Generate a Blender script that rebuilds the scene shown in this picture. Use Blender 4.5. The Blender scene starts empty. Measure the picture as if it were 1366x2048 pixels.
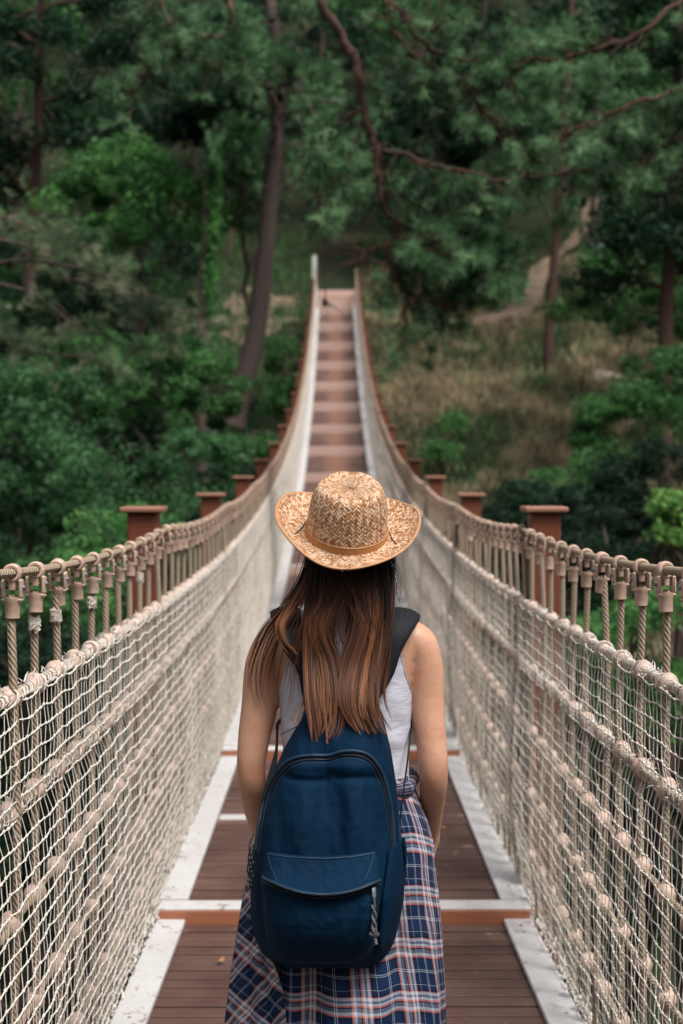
import bpy, math, random
import numpy as np
from mathutils import Vector, Matrix, Euler
rng = np.random.default_rng(7); random.seed(7)
SC = bpy.context.scene; COLL = SC.collection
# ---------------------------------------------------------------- camera
FPX = 2846.0; CAMX = -0.035
cam = bpy.data.cameras.new('camera'); camo = bpy.data.objects.new('camera', cam); COLL.objects.link(camo)
cam.sensor_fit = 'HORIZONTAL'; cam.sensor_width = 24.0; cam.lens = 50.0
cam.clip_start = 0.05; cam.clip_end = 600
camo.location = (CAMX, 0, 0); camo.rotation_euler = (math.radians(90 - 2.07), 0, math.radians(-0.262))
cam.dof.use_dof = True; cam.dof.focus_distance = 2.95; cam.dof.aperture_fstop = 3.9
SC.camera = camo
# ---------------------------------------------------------------- light
SUN_EL, SUN_AZ = math.radians(60), math.radians(142)      # azimuth from +Y clockwise: behind the camera, to the right
w = bpy.data.worlds.new('World'); SC.world = w; w.use_nodes = True
nt = w.node_tree; nt.nodes.clear()
sky = nt.nodes.new('ShaderNodeTexSky'); sky.sky_type = 'NISHITA'; sky.sun_disc = False
sky.sun_elevation = SUN_EL; sky.sun_rotation = SUN_AZ; sky.air_density = 1.0; sky.dust_density = 4.0
hs = nt.nodes.new('ShaderNodeHueSaturation'); hs.inputs['Saturation'].default_value = 0.25
bg = nt.nodes.new('ShaderNodeBackground'); bg.inputs['Strength'].default_value = 0.12
wo = nt.nodes.new('ShaderNodeOutputWorld')
nt.links.new(sky.outputs[0], hs.inputs['Color']); nt.links.new(hs.outputs[0], bg.inputs[0]); nt.links.new(bg.outputs[0], wo.inputs[0])
sl = bpy.data.lights.new('sun', 'SUN'); sl.energy = 2.3; sl.angle = math.radians(22); sl.color = (1.0, 0.955, 0.90)
so = bpy.data.objects.new('sun', sl); COLL.objects.link(so)
sd = Vector((math.sin(SUN_AZ) * math.cos(SUN_EL), math.cos(SUN_AZ) * math.cos(SUN_EL), math.sin(SUN_EL)))
so.rotation_euler = sd.to_track_quat('Z', 'Y').to_euler(); so.location = (0, 0, 40)
SC.view_settings.view_transform = 'Standard'; SC.view_settings.look = 'None'
SC.view_settings.exposure = 0.52; SC.view_settings.gamma = 1.0
SC.render.engine = 'CYCLES'; SC.cycles.use_denoising = True
SC.cycles.max_bounces = 6; SC.cycles.transparent_max_bounces = 6; SC.cycles.caustics_reflective = False; SC.cycles.caustics_refractive = False

_R = camo.rotation_euler.to_matrix()
def P(px, py, D):
    """the point of the plane y = D that the photograph shows at pixel (px, py)"""
    d = _R @ Vector(((px - 683) / FPX, (1024 - py) / FPX, -1.0))
    t = D / d.y
    return np.array([CAMX + d.x * t, D, d.z * t])
def PP(pts): return np.array([P(*p) for p in pts])

# ---------------------------------------------------------------- helpers
class MB:
    def __init__(s): s.V = []; s.F = []; s.UV = []; s.C = []; s.n = 0
    def add(s, v, f, uv=None, col=None):
        v = np.asarray(v, float).reshape(-1, 3); f = np.asarray(f, np.int64)
        s.V.append(v)
        s.F.append(f + s.n)
        s.UV.append(np.zeros((len(v), 2)) if uv is None else np.asarray(uv, float).reshape(-1, 2))
        s.C.append(np.ones((len(v), 3)) if col is None else np.broadcast_to(np.asarray(col, float), (len(v), 3)))
        s.n += len(v); return s
    def build(s, name, mat=None, parent=None, smooth=True, col=False, loc=None, flat_angle=None):
        V = np.concatenate(s.V); UV = np.concatenate(s.UV); C = np.concatenate(s.C)
        me = bpy.data.meshes.new(name)
        me.vertices.add(len(V)); 
        org = np.zeros(3) if loc is None else np.asarray(loc, float)
        me.vertices.foreach_set('co', (V - org).astype(np.float32).ravel())
        li = np.concatenate([f.ravel() for f in s.F]); lt = np.concatenate([np.full(len(f), f.shape[1]) for f in s.F])
        ls = np.concatenate([[0], np.cumsum(lt)[:-1]])
        me.loops.add(len(li)); me.loops.foreach_set('vertex_index', li.astype(np.int32))
        me.polygons.add(len(lt)); me.polygons.foreach_set('loop_start', ls.astype(np.int32))
        try: me.polygons.foreach_set('loop_total', lt.astype(np.int32))
        except Exception: pass
        me.polygons.foreach_set('use_smooth', np.full(len(lt), smooth))
        uvl = me.uv_layers.new(name='UVMap'); uvl.data.foreach_set('uv', UV[li].astype(np.float32).ravel())
        if col:
            a = me.color_attributes.new('Col', 'FLOAT_COLOR', 'POINT')
            a.data.foreach_set('color', np.concatenate([C, np.ones((len(C), 1))], 1).astype(np.float32).ravel())
        me.update(calc_edges=True); me.validate()
        if mat: me.materials.append(mat)
        o = bpy.data.objects.new(name, me); COLL.objects.link(o)
        if parent: o.parent = parent; 
        if loc is not None: o.location = loc if parent is None else tuple(np.asarray(loc) - np.asarray(parent.location))
        elif parent: o.location = tuple(-np.asarray(parent.location))
        return o

def grid_faces(nu, nv, wu=False):
    """faces of a nu x nv vertex grid (index i*nv+j); wu closes the v direction"""
    i = np.arange(nu - 1)[:, None]; m = nv if wu else nv - 1; j = np.arange(m)[None, :]
    a = i * nv + j; b = i * nv + (j + 1) % nv; c = (i + 1) * nv + (j + 1) % nv; d = (i + 1) * nv + j
    return np.stack([a, b, c, d], -1).reshape(-1, 4)
def tubes(mb, paths, rad, k=6, ref=(0.13, 0.31, 0.94), col=None, uvk=1.0, cap=False):
    """paths (m,n,3); rad scalar, (n,) or (m,n); k sides, seam doubled for the uv"""
    p = np.asarray(paths, float); 
    if p.ndim == 2: p = p[None]
    m, n, _ = p.shape; r = np.broadcast_to(np.asarray(rad, float), (m, n))
    t = np.gradient(p, axis=1); t /= np.linalg.norm(t, axis=2, keepdims=True) + 1e-9
    u = np.cross(t, np.asarray(ref, float)); u /= np.linalg.norm(u, axis=2, keepdims=True) + 1e-9
    v = np.cross(t, u)
    a = np.linspace(0, 2 * np.pi, k + 1)
    V = p[:, :, None] + r[:, :, None, None] * (np.cos(a)[None, None, :, None] * u[:, :, None] + np.sin(a)[None, None, :, None] * v[:, :, None])
    L = np.concatenate([np.zeros((m, 1)), np.cumsum(np.linalg.norm(np.diff(p, axis=1), axis=2), 1)], 1) * uvk
    UV = np.stack([np.broadcast_to(a / (2 * np.pi), (m, n, k + 1)), np.broadcast_to(L[:, :, None], (m, n, k + 1))], -1)
    f = grid_faces(n, k + 1)
    F = (f[None] + (np.arange(m) * n * (k + 1))[:, None, None]).reshape(-1, 4)
    c = None
    if col is not None:
        col = np.asarray(col, float)
        c = np.broadcast_to(col[:, :, None, :], (m, n, k + 1, 3)).reshape(-1, 3) if col.ndim == 3 else col
    mb.add(V.reshape(-1, 3), F, UV.reshape(-1, 2), c)
    if cap:
        for i in range(m):
            mb.add(V[i, 0, :k][::-1], [list(range(k))]); mb.add(V[i, -1, :k], [list(range(k))])
    return mb
def box(mb, lo, hi, M=None, bev=0.0, col=None):
    lo = np.asarray(lo, float); hi = np.asarray(hi, float)
    if bev <= 0:
        c = np.array([[x, y, z] for x in (0, 1) for y in (0, 1) for z in (0, 1)]); v = lo + c * (hi - lo)
        f = [[0, 1, 3, 2], [4, 6, 7, 5], [0, 4, 5, 1], [2, 3, 7, 6], [0, 2, 6, 4], [1, 5, 7, 3]]
        fs = [np.array(f)]
    else:
        v = []; idx = {}
        for x in (0, 1):
            for y in (0, 1):
                for z in (0, 1):
                    for ax in range(3):
                        q = [x, y, z]; pt = np.where(np.array(q) == 0, lo, hi).astype(float)
                        for b in range(3):
                            if b != ax: pt[b] += bev * (1 if q[b] == 0 else -1)
                        idx[(x, y, z, ax)] = len(v); v.append(pt)
        v = np.array(v); quads = []; tris = []
        for ax in range(3):
            o = [a for a in range(3) if a != ax]
            for s in (0, 1):
                k4 = []
                for (p_, q_) in ((0, 0), (1, 0), (1, 1), (0, 1)):
                    c = [0, 0, 0]; c[ax] = s; c[o[0]] = p_; c[o[1]] = q_; k4.append(idx[(*c, ax)])
                if (s == 1) == (ax == 1): k4 = k4[::-1]
                quads.append(k4)
            for (p_, q_) in ((0, 0), (1, 0), (1, 1), (0, 1)):
                c0 = [0, 0, 0]; c1 = [0, 0, 0]; c0[ax] = 0; c1[ax] = 1
                c0[o[0]] = c1[o[0]] = p_; c0[o[1]] = c1[o[1]] = q_
                quads.append([idx[(*c0, o[0])], idx[(*c1, o[0])], idx[(*c1, o[1])], idx[(*c0, o[1])]])
        for x in (0, 1):
            for y in (0, 1):
                for z in (0, 1): tris.append([idx[(x, y, z, a)] for a in range(3)])
        fs = [np.array(quads), np.array(tris)]
    if M is not None:
        M = np.array(M); v = v @ M[:3, :3].T + M[:3, 3]
    base = mb.n; mb.add(v, fs[0], col=col)
    for f in fs[1:]:
        mb.F.append(np.asarray(f) + base)
    return mb
def ell(mb, c, r, nu=14, nv=10, fn=None, rot=None):
    th = np.linspace(0, 2 * np.pi, nu + 1); ph = np.linspace(0.001, np.pi - 0.001, nv)
    T, H = np.meshgrid(th, ph, indexing='ij')
    v = np.stack([np.cos(T) * np.sin(H), np.sin(T) * np.sin(H), np.cos(H)], -1).reshape(-1, 3)
    if fn is not None: v = fn(v)
    v = v * np.asarray(r)
    if rot is not None: v = v @ np.array(rot).T
    f = grid_faces(nu + 1, nv)
    return mb.add(v + np.asarray(c), f[:, ::-1], np.stack([T / 6.283, H / 3.1416], -1).reshape(-1, 2))
def repeat(mb, v, f, offs, M=None, col=None, uv=None):
    """copies of (v, f) moved to offs (m,3), each optionally turned by M (m,3,3)"""
    v = np.asarray(v, float); f = np.asarray(f); m = len(offs)
    vv = np.broadcast_to(v, (m, *v.shape)) if M is None else np.einsum('mij,nj->mni', M, v)
    vv = vv + np.asarray(offs)[:, None, :]
    F = (f[None] + (np.arange(m) * len(v))[:, None, None]).reshape(-1, f.shape[1])
    mb.add(vv.reshape(-1, 3), F, None if uv is None else np.tile(uv, (m, 1)), col)
def arrs(mb): return np.concatenate(mb.V), mb.F
def cat(pts, n, closed=False):
    """Catmull-Rom through pts, n samples"""
    p = np.asarray(pts, float); p = np.concatenate([2 * p[:1] - p[1:2], p, 2 * p[-1:] - p[-2:-1]])
    t = np.linspace(0, len(p) - 3 - 1e-6, n); i = t.astype(int); f = (t - i)[:, None]
    a, b, c, d = p[i], p[i + 1], p[i + 2], p[i + 3]
    return 0.5 * (2 * b + (c - a) * f + (2 * a - 5 * b + 4 * c - d) * f ** 2 + (3 * b - a - 3 * c + d) * f ** 3)
def empty(name, loc=(0, 0, 0)):
    o = bpy.data.objects.new(name, None); COLL.objects.link(o); o.location = loc; o.empty_display_size = 0.3; return o
def tag(o, label=None, cat_=None, group=None, kind=None):
    if label: o['label'] = label
    if cat_: o['category'] = cat_
    if group: o['group'] = group
    if kind: o['kind'] = kind
    return o
def fbm(x, y, s=1.0, seed=0, oct=4):
    r = 0; a = 1.0; rs = np.random.default_rng(seed)
    for k in range(oct):
        for _ in range(3):
            th, ph = rs.uniform(0, 6.28, 2); fr = s * 2 ** k * rs.uniform(0.7, 1.3)
            r = r + a * np.sin(fr * (x * math.cos(th) + y * math.sin(th)) + ph) / 3
        a *= 0.55
    return r
# ---------------------------------------------------------------- materials
class NB:
    def __init__(s, name):
        s.m = bpy.data.materials.new(name); s.m.use_nodes = True; s.t = s.m.node_tree; s.t.nodes.clear()
        s.out = s.n('ShaderNodeOutputMaterial')
    def n(s, ty, ins=None, **kw):
        nd = s.t.nodes.new(ty)
        for k, v in kw.items(): setattr(nd, k, v)
        for k, v in (ins or {}).items():
            s.set(nd.inputs[k], v)
        return nd
    def set(s, sock, v):
        if isinstance(v, bpy.types.Node): v = v.outputs[0]
        if isinstance(v, bpy.types.NodeSocket): s.t.links.new(v, sock)
        else:
            if isinstance(v, (tuple, list)) and len(v) == 3 and sock.type == 'RGBA': v = (*v, 1)
            sock.default_value = v
    def math(s, op, a, b=0.0, c=None):
        nd = s.t.nodes.new('ShaderNodeMath'); nd.operation = op; s.set(nd.inputs[0], a); s.set(nd.inputs[1], b)
        if c is not None: s.set(nd.inputs[2], c)
        return nd.outputs[0]
    def mix(s, f, a, b, bt='MIX'):
        nd = s.t.nodes.new('ShaderNodeMix'); nd.data_type = 'RGBA'; nd.blend_type = bt
        s.set(nd.inputs[0], f); s.set(nd.inputs[6], a); s.set(nd.inputs[7], b); return nd.outputs[2]
    def ramp(s, f, stops, interp='LINEAR'):
        nd = s.t.nodes.new('ShaderNodeValToRGB'); nd.color_ramp.interpolation = interp
        e = nd.color_ramp.elements
        while len(e) < len(stops): e.new(0.5)
        for el, (p, c) in zip(e, stops): el.position = p; el.color = (*c, 1) if len(c) == 3 else c
        s.set(nd.inputs[0], f); return nd.outputs[0]
    def noise(s, scale, detail=4, rough=0.55, vec=None, stretch=None):
        co = s.n('ShaderNodeTexCoord').outputs['Object'] if vec is None else vec
        if stretch: co = s.n('ShaderNodeMapping', {'Vector': co, 'Scale': stretch}).outputs[0]
        return s.n('ShaderNodeTexNoise', {'Vector': co, 'Scale': scale, 'Detail': detail, 'Roughness': rough}).outputs[0]
    def uv(s):
        return s.n('ShaderNodeUVMap').outputs[0]
    def bump(s, h, strength=0.3, dist=0.01, nrm=None):
        i = {'Height': h, 'Strength': strength, 'Distance': dist}
        if nrm is not None: i['Normal'] = nrm
        return s.n('ShaderNodeBump', i).outputs[0]
    def pbr(s, col, rough=0.6, normal=None, spec=0.5, **kw):
        i = {'Base Color': col, 'Roughness': rough, 'Specular IOR Level': spec}
        if normal is not None: i['Normal'] = normal
        i.update(kw); p = s.n('ShaderNodeBsdfPrincipled', i); s.t.links.new(p.outputs[0], s.out.inputs[0]); return p

def m_simple(name, col, rough=0.6, var=0.15, scale=20, bump=0.2, bd=0.002, spec=0.5, stain=0.0):
    b = NB(name); n = b.noise(scale)
    c = b.mix(b.ramp(n, [(0.3, (0, 0, 0)), (0.7, (1, 1, 1))]), tuple(x * (1 - var) for x in col), tuple(min(1, x * (1 + var)) for x in col))
    if stain:
        r_ = b.n('ShaderNodeObjectInfo').outputs['Random']; n2 = b.noise(55, 5, 0.7)
        c = b.mix(b.math('MULTIPLY', b.math('SUBTRACT', 1.0, r_), stain * 0.6), c, tuple(x * 0.62 for x in col)); c = b.mix(b.math('MULTIPLY', b.ramp(n2, [(0.5, (0, 0, 0)), (0.7, (1, 1, 1))]), stain), c, (0.24, 0.17, 0.12))
    b.pbr(c, rough, b.bump(n, bump, bd), spec); return b.m
def m_rope(name, c1, c2, lobes=4, pitch=60, rough=0.85):
    b = NB(name); uv = b.n('ShaderNodeSeparateXYZ', {0: b.uv()})
    ph = b.math('ADD', b.math('MULTIPLY', uv.outputs[0], 6.28318 * lobes), b.math('MULTIPLY', uv.outputs[1], pitch * 6.28318))
    s = b.math('MULTIPLY_ADD', b.math('SINE', ph), 0.5, 0.5); s = b.math('POWER', s, 0.5)
    n = b.noise(60); c = b.mix(s, tuple(x * 0.45 for x in c1), c1); c = b.mix(b.ramp(n, [(0.4, (0, 0, 0)), (0.7, (1, 1, 1))]), c, c2)
    b.pbr(c, rough, b.bump(b.math('ADD', s, b.math('MULTIPLY', n, 0.3)), 0.8, 0.003), 0.3); return b.m
def m_wood(name, c1, c2, rough=0.55, axis='x', weather=None):
    b = NB(name); st = {'x': (1.2, 22, 22), 'y': (22, 1.2, 22), 'z': (22, 22, 1.2)}[axis]
    n = b.noise(3, 6, 0.65, stretch=st); n2 = b.noise(1.7, 3); isl = b.n('ShaderNodeNewGeometry').outputs['Random Per Island']
    c = b.mix(n, c1, c2); c = b.mix(b.math('MULTIPLY', isl, 0.55), c, tuple(x * 0.45 for x in c1))
    if weather: c = b.mix(b.ramp(n2, [(0.42, (0, 0, 0)), (0.68, (0.75, 0.75, 0.75))]), c, weather)
    b.pbr(c, rough, b.bump(n, 0.5, 0.004), 0.4); return b.m
M = {}
M['cable'] = m_rope('tan_cable', (0.46, 0.35, 0.25), (0.36, 0.27, 0.19), 5, 45)
M['hanger'] = m_rope('tan_hanger', (0.44, 0.34, 0.25), (0.34, 0.26, 0.19), 5, 70)
M['twine'] = m_simple('cream_twine', (0.68, 0.63, 0.565), 0.85, 0.22, 45, 0.4, 0.001, 0.25)
M['fluff'] = m_simple('frayed_twine', (0.78, 0.73, 0.68), 0.9, 0.1, 60, 0.3, 0.001, 0.2)
M['plastic'] = m_simple('beige_plastic', (0.58, 0.405, 0.315), 0.42, 0.14, 24, 0.15, 0.001, 0.45, 0.6)
M['ballp'] = m_simple('pale_beige_plastic', (0.60, 0.425, 0.345), 0.45, 0.15, 30, 0.15, 0.001, 0.4, 0.5)
M['bolt'] = m_simple('steel_bolt', (0.10, 0.12, 0.14), 0.35, 0.1, 40, 0.05, 0.001, 0.8)
M['tape'] = m_simple('peeling_tape', (0.50, 0.44, 0.38), 0.7, 0.25, 90, 0.6, 0.002, 0.3)
M['deck'] = m_wood('dark_red_deck_boards', (0.11, 0.047, 0.036), (0.21, 0.105, 0.080), 0.5, 'x', (0.26, 0.17, 0.14))
M['beam'] = m_wood('red_brown_beam', (0.33, 0.115, 0.06), (0.42, 0.17, 0.095), 0.5, 'x')
M['riser'] = m_wood('pale_pink_riser', (0.50, 0.335, 0.28), (0.60, 0.42, 0.36), 0.6, 'x')  # paler, pinker wood tone for the far cross beams and the landing
M['post'] = m_wood('red_brown_post', (0.14, 0.040, 0.020), (0.22, 0.068, 0.034), 0.5, 'z')
M['cap'] = m_wood('post_cap_wood', (0.26, 0.11, 0.07), (0.36, 0.18, 0.12), 0.5, 'x')
def m_deck():
    b = NB('dark_red_deck_boards'); n = b.noise(3, 6, 0.65, stretch=(1.2, 22, 22)); n2 = b.noise(1.7, 3); isl = b.n('ShaderNodeNewGeometry').outputs['Random Per Island']
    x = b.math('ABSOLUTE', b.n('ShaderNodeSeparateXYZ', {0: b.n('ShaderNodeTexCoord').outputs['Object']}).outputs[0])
    c = b.mix(n, (0.050, 0.023, 0.019), (0.118, 0.058, 0.046)); c = b.mix(b.math('MULTIPLY', isl, 0.6), c, (0.05, 0.022, 0.018)); c = b.mix(b.ramp(n2, [(0.40, (0, 0, 0)), (0.66, (0.8, 0.8, 0.8))]), c, (0.155, 0.092, 0.074))
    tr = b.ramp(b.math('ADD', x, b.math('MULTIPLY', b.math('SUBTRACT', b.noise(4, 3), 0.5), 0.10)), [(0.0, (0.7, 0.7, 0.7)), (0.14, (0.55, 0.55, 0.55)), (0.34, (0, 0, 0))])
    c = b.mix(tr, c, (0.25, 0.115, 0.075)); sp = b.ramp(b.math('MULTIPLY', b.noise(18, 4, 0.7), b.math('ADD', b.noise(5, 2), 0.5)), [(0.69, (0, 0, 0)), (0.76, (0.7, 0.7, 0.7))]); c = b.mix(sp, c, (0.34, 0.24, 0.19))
    b.pbr(c, 0.55, b.bump(n, 0.5, 0.004), 0.35); return b.m
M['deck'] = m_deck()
def m_white():
    b = NB('white_painted_board'); n = b.noise(2.2, 5); n2 = b.noise(26, 4, 0.7); n3 = b.noise(7, 3, 0.5)
    c = b.mix(b.ramp(n, [(0.35, (0, 0, 0)), (0.7, (1, 1, 1))]), (0.50, 0.485, 0.475), (0.60, 0.59, 0.585))
    c = b.mix(b.ramp(b.math('MULTIPLY', n2, b.math('ADD', n3, 0.5)), [(0.62, (0, 0, 0)), (0.72, (0.8, 0.8, 0.8))]), c, (0.20, 0.14, 0.10)); c = b.mix(b.ramp(b.noise(4, 5, 0.7, stretch=(3, 0.6, 3)), [(0.55, (0, 0, 0)), (0.75, (0.45, 0.45, 0.45))]), c, (0.40, 0.36, 0.31))
    b.pbr(c, 0.5, b.bump(n2, 0.25, 0.002), 0.4); return b.m
M['white'] = m_white()
def m_leaf(name, ca, cb, cc, trans=0.35, rough=0.5):
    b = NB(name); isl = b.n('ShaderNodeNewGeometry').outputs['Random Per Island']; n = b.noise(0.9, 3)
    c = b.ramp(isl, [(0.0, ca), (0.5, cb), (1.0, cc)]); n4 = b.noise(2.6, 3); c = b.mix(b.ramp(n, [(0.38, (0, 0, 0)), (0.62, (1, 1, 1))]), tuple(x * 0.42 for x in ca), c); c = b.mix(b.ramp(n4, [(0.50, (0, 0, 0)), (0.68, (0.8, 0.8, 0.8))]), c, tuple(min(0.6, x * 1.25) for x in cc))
    p = b.n('ShaderNodeBsdfPrincipled', {'Base Color': c, 'Roughness': rough, 'Specular IOR Level': 0.25})
    t = b.n('ShaderNodeBsdfTranslucent', {'Color': c}); mx = b.n('ShaderNodeMixShader', {0: trans, 1: p.outputs[0], 2: t.outputs[0]})
    b.t.links.new(mx.outputs[0], b.out.inputs[0]); return b.m
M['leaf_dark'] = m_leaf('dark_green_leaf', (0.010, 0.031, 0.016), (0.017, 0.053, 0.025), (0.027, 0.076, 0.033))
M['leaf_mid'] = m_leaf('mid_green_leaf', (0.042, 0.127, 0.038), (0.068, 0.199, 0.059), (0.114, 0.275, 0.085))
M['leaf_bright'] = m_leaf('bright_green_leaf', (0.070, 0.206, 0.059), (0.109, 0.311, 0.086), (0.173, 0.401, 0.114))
M['leaf_lime'] = m_leaf('lime_green_leaf', (0.111, 0.255, 0.060), (0.162, 0.348, 0.085), (0.230, 0.425, 0.119))
M['leaf_blue'] = m_leaf('blue_green_leaf', (0.039, 0.117, 0.048), (0.065, 0.177, 0.068), (0.104, 0.244, 0.095))
M['needle'] = m_leaf('pine_needle', (0.088, 0.214, 0.091), (0.147, 0.313, 0.137), (0.254, 0.425, 0.219), 0.25)
M['needle_pale'] = m_leaf('pale_pine_needle', (0.111, 0.223, 0.101), (0.178, 0.322, 0.145), (0.378, 0.356, 0.245), 0.25)
M['bark'] = m_wood('grey_brown_bark', (0.06, 0.036, 0.030), (0.15, 0.105, 0.09), 0.9, 'z')
M['barkred'] = m_wood('red_pine_bark', (0.055, 0.028, 0.020), (0.12, 0.062, 0.045), 0.9, 'z')
M['cone'] = m_simple('pine_cone_scales', (0.03, 0.02, 0.016), 0.9, 0.4, 80, 0.8, 0.004)
M['grassdry'] = m_leaf('dry_grass_blade', (0.407, 0.294, 0.195), (0.563, 0.419, 0.279), (0.312, 0.320, 0.167), 0.3, 0.8)
M['grass'] = m_leaf('green_grass_blade', (0.050, 0.119, 0.045), (0.079, 0.178, 0.059), (0.129, 0.218, 0.079), 0.3, 0.8)
M['rock'] = m_simple('pale_rock', (0.30, 0.25, 0.20), 0.9, 0.35, 3, 0.9, 0.05, 0.2)
def m_ground():
    b = NB('hillside_soil'); n = b.noise(0.35, 6, 0.6); n2 = b.noise(2.5, 5, 0.65)
    c = b.mix(n2, (0.014, 0.028, 0.013), (0.035, 0.040, 0.022)); c = b.mix(b.ramp(n, [(0.52, (0, 0, 0)), (0.72, (0.6, 0.6, 0.6))]), c, (0.085, 0.065, 0.042))
    b.pbr(c, 0.95, b.bump(n2, 1.0, 0.15), 0.1); return b.m
M['ground'] = m_ground()
M['path'] = m_simple('trodden_earth', (0.17, 0.125, 0.092), 0.95, 0.25, 1.5, 0.6, 0.03, 0.1)
# ================================================================ THE BRIDGE
D0, DD = 5.28, 3.0
ZT = {-5: -0.45, -4: -0.85, -3: -1.16, -2: -1.40, -1: -1.58, 0: -1.668, 1: -1.684, 2: -1.615, 3: -1.475, 4: -1.27, 5: -0.985, 6: -0.65, 7: -0.235, 8: 0.288, 9: 0.81, 10: 1.43, 11: 2.11, 12: 2.86, 13: 3.67, 14: 4.55, 15: 5.38, 16: 6.15}
_kn = np.array(sorted(ZT)); _kz = np.array([ZT[k] for k in _kn])
def zdeck(D):
    """height of the smooth line through the tops of the cross beams"""
    t = (np.asarray(D, float) - D0) / DD; i = np.clip(np.floor(t).astype(int) + 5, 1, len(_kn) - 3); f = t - (i - 5)
    a, b, c, d = _kz[i - 1], _kz[i], _kz[i + 1], _kz[i + 2]
    return 0.5 * (2 * b + (c - a) * f + (2 * a - 5 * b + 4 * c - d) * f * f + (3 * b - a - 3 * c + d) * f ** 3)
YS, YE = -6.0, D0 + 15 * DD
def railz(D):
    D = np.asarray(D, float); ph = ((D - D0 - 0.3) / DD) % 1.0
    return zdeck(D) + 1.405 - 0.10 * ph * (1 - ph) - 0.018 * np.clip((5.5 - D) / 2.4, 0, 1.3)
bridge = tag(empty('suspension_bridge', (0, 0, -1.67)), 'rope and timber suspension footbridge with netted sides rising to the far bank', 'footbridge')
# -- cross beams, deck bays, white edge boards
for n in range(-3, 16):
    y = D0 + DD * n; z = ZT[n]
    hw = 0.70 if n < 3 else 0.584
    mb = MB(); box(mb, (-hw, y - 0.045, z - 0.20 - (0.12 if n > 2 else 0)), (hw, y + 0.045, z - 0.004), bev=0.004)
    bm = mb.build('cross_beam', M['riser'] if n >= 3 else M['beam'], bridge, smooth=False)
    mb = MB(); box(mb, (-hw + 0.002, y - 0.043, z - 0.004), (hw - 0.002, y + 0.06, z + 0.002), bev=0.0015)
    mb.build('white_strip', M['white'], bridge, smooth=False)
    if n == 15: continue
    # the bay
    z1 = ZT[n + 1]; rise = z1 - z; drop = 0.055 + 0.24 * max(rise, 0)
    p0 = np.array([0, y + 0.062, z - 0.012]); p1 = np.array([0, y + DD - 0.047, z1 - drop - 0.004])
    L = np.linalg.norm(p1 - p0); e = (p1 - p0) / L; ang = math.atan2(e[2], e[1])
    Mx = Matrix.Translation(Vector(p0)) @ Matrix.Rotation(ang, 4, 'X')
    mb = MB(); k = int(round(L / 0.091)); pw = L / k
    for i in range(k):
        dz = rng.normal(0, 0.0012)
        if n <= 1:       # grooved boards: near ones carry their ridges
            box(mb, (-0.615, i * pw + 0.006, -0.026 + dz), (0.615, (i + 1) * pw - 0.006, dz - 0.002), Mx)
            for g in range(1):
                box(mb, (-0.614, i * pw + 0.0075, dz - 0.002), (0.615, (i + 1) * pw - 0.0075, dz + 0.0025), Mx, bev=0.0022)
        else:
            box(mb, (-0.615, i * pw + 0.004, -0.026 + dz), (0.615, (i + 1) * pw - 0.004, dz), Mx, bev=0.002)
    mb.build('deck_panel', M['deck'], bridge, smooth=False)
    for s in (-1, 1):
        mb = MB(); xs = sorted((s * 0.592, s * 0.698))
        if n < 3: box(mb, (xs[0], 0.001, 0.004), (xs[1], L - 0.001, 0.024), Mx, bev=0.003)
        else:
            L2 = math.hypot(DD, z1 - z); M2 = Matrix.Translation((0, y, z)) @ Matrix.Rotation(math.atan2(z1 - z, DD), 4, 'X'); xs = sorted((s * 0.586, s * 0.70)); box(mb, (xs[0], -0.04, -0.16), (xs[1], L2 - 0.045, 0.012), M2, bev=0.003)
        mb.build('edge_board', M['white'], bridge, smooth=False)
        if n <= 1:
            for g in range(4):
                p_ = Mx @ Vector((s * (0.645 + rng.normal(0, 0.012)), 0.15 + g * (L - 0.3) / 3 + rng.normal(0, 0.03), 0.0245)); mb = MB(); ell(mb, tuple(p_), (0.006, 0.006, 0.0013), 8, 5); mb.build('screw_head', M['bolt'], bridge)
        mb = MB(); xs = sorted((s * 0.616, s * 0.690)); box(mb, (xs[0], 0.0, -0.10), (xs[1], L, 0.0), Mx)
        mb.build('edge_joist', M['beam'], bridge, smooth=False)
# the pale half-length board lying across the second bay
mb = MB(); box(mb, (-0.588, 6.72, zdeck(6.78) - 0.032), (-0.10, 6.81, zdeck(6.78) - 0.020), bev=0.002)
mb.build('pale_batten', M['white'], bridge, smooth=False)
# -- posts
for n in range(-1, 15):
    y = D0 + DD * n + 0.25; z = ZT[n] + 0.02 * 0
    for s in (-1, 1):
        mb = MB(); h = 0.0575; x = 0.778 * s
        box(mb, (x - h, y - h, z - 0.30), (x + h, y + h, z + 1.468), bev=0.006)
        box(mb, (x - s * 0.06 - 0.03, y - 0.03, z - 0.28), (x - s * 0.06 + 0.03, y + 0.03, z - 0.12))
        po = mb.build('post', M['post'], bridge, smooth=False)
        mb = MB(); box(mb, (x - 0.084, y - 0.084, z + 1.468), (x + 0.084, y + 0.084, z + 1.490), bev=0.006)
        for q_ in ((-1, 0), (1, 0)): ell(mb, (x + q_[0] * 0.05, y - 0.05, z + 1.490), (0.006, 0.006, 0.004), 8, 5)
        cp = mb.build('post_cap', M['cap'], None, smooth=False); cp.parent = po; cp.matrix_parent_inverse = Matrix.Translation(-Vector(bridge.location) ) @ Matrix.Identity(4)
        cp.matrix_parent_inverse = Matrix.Identity(4); cp.location = (0, 0, 0)
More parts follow.
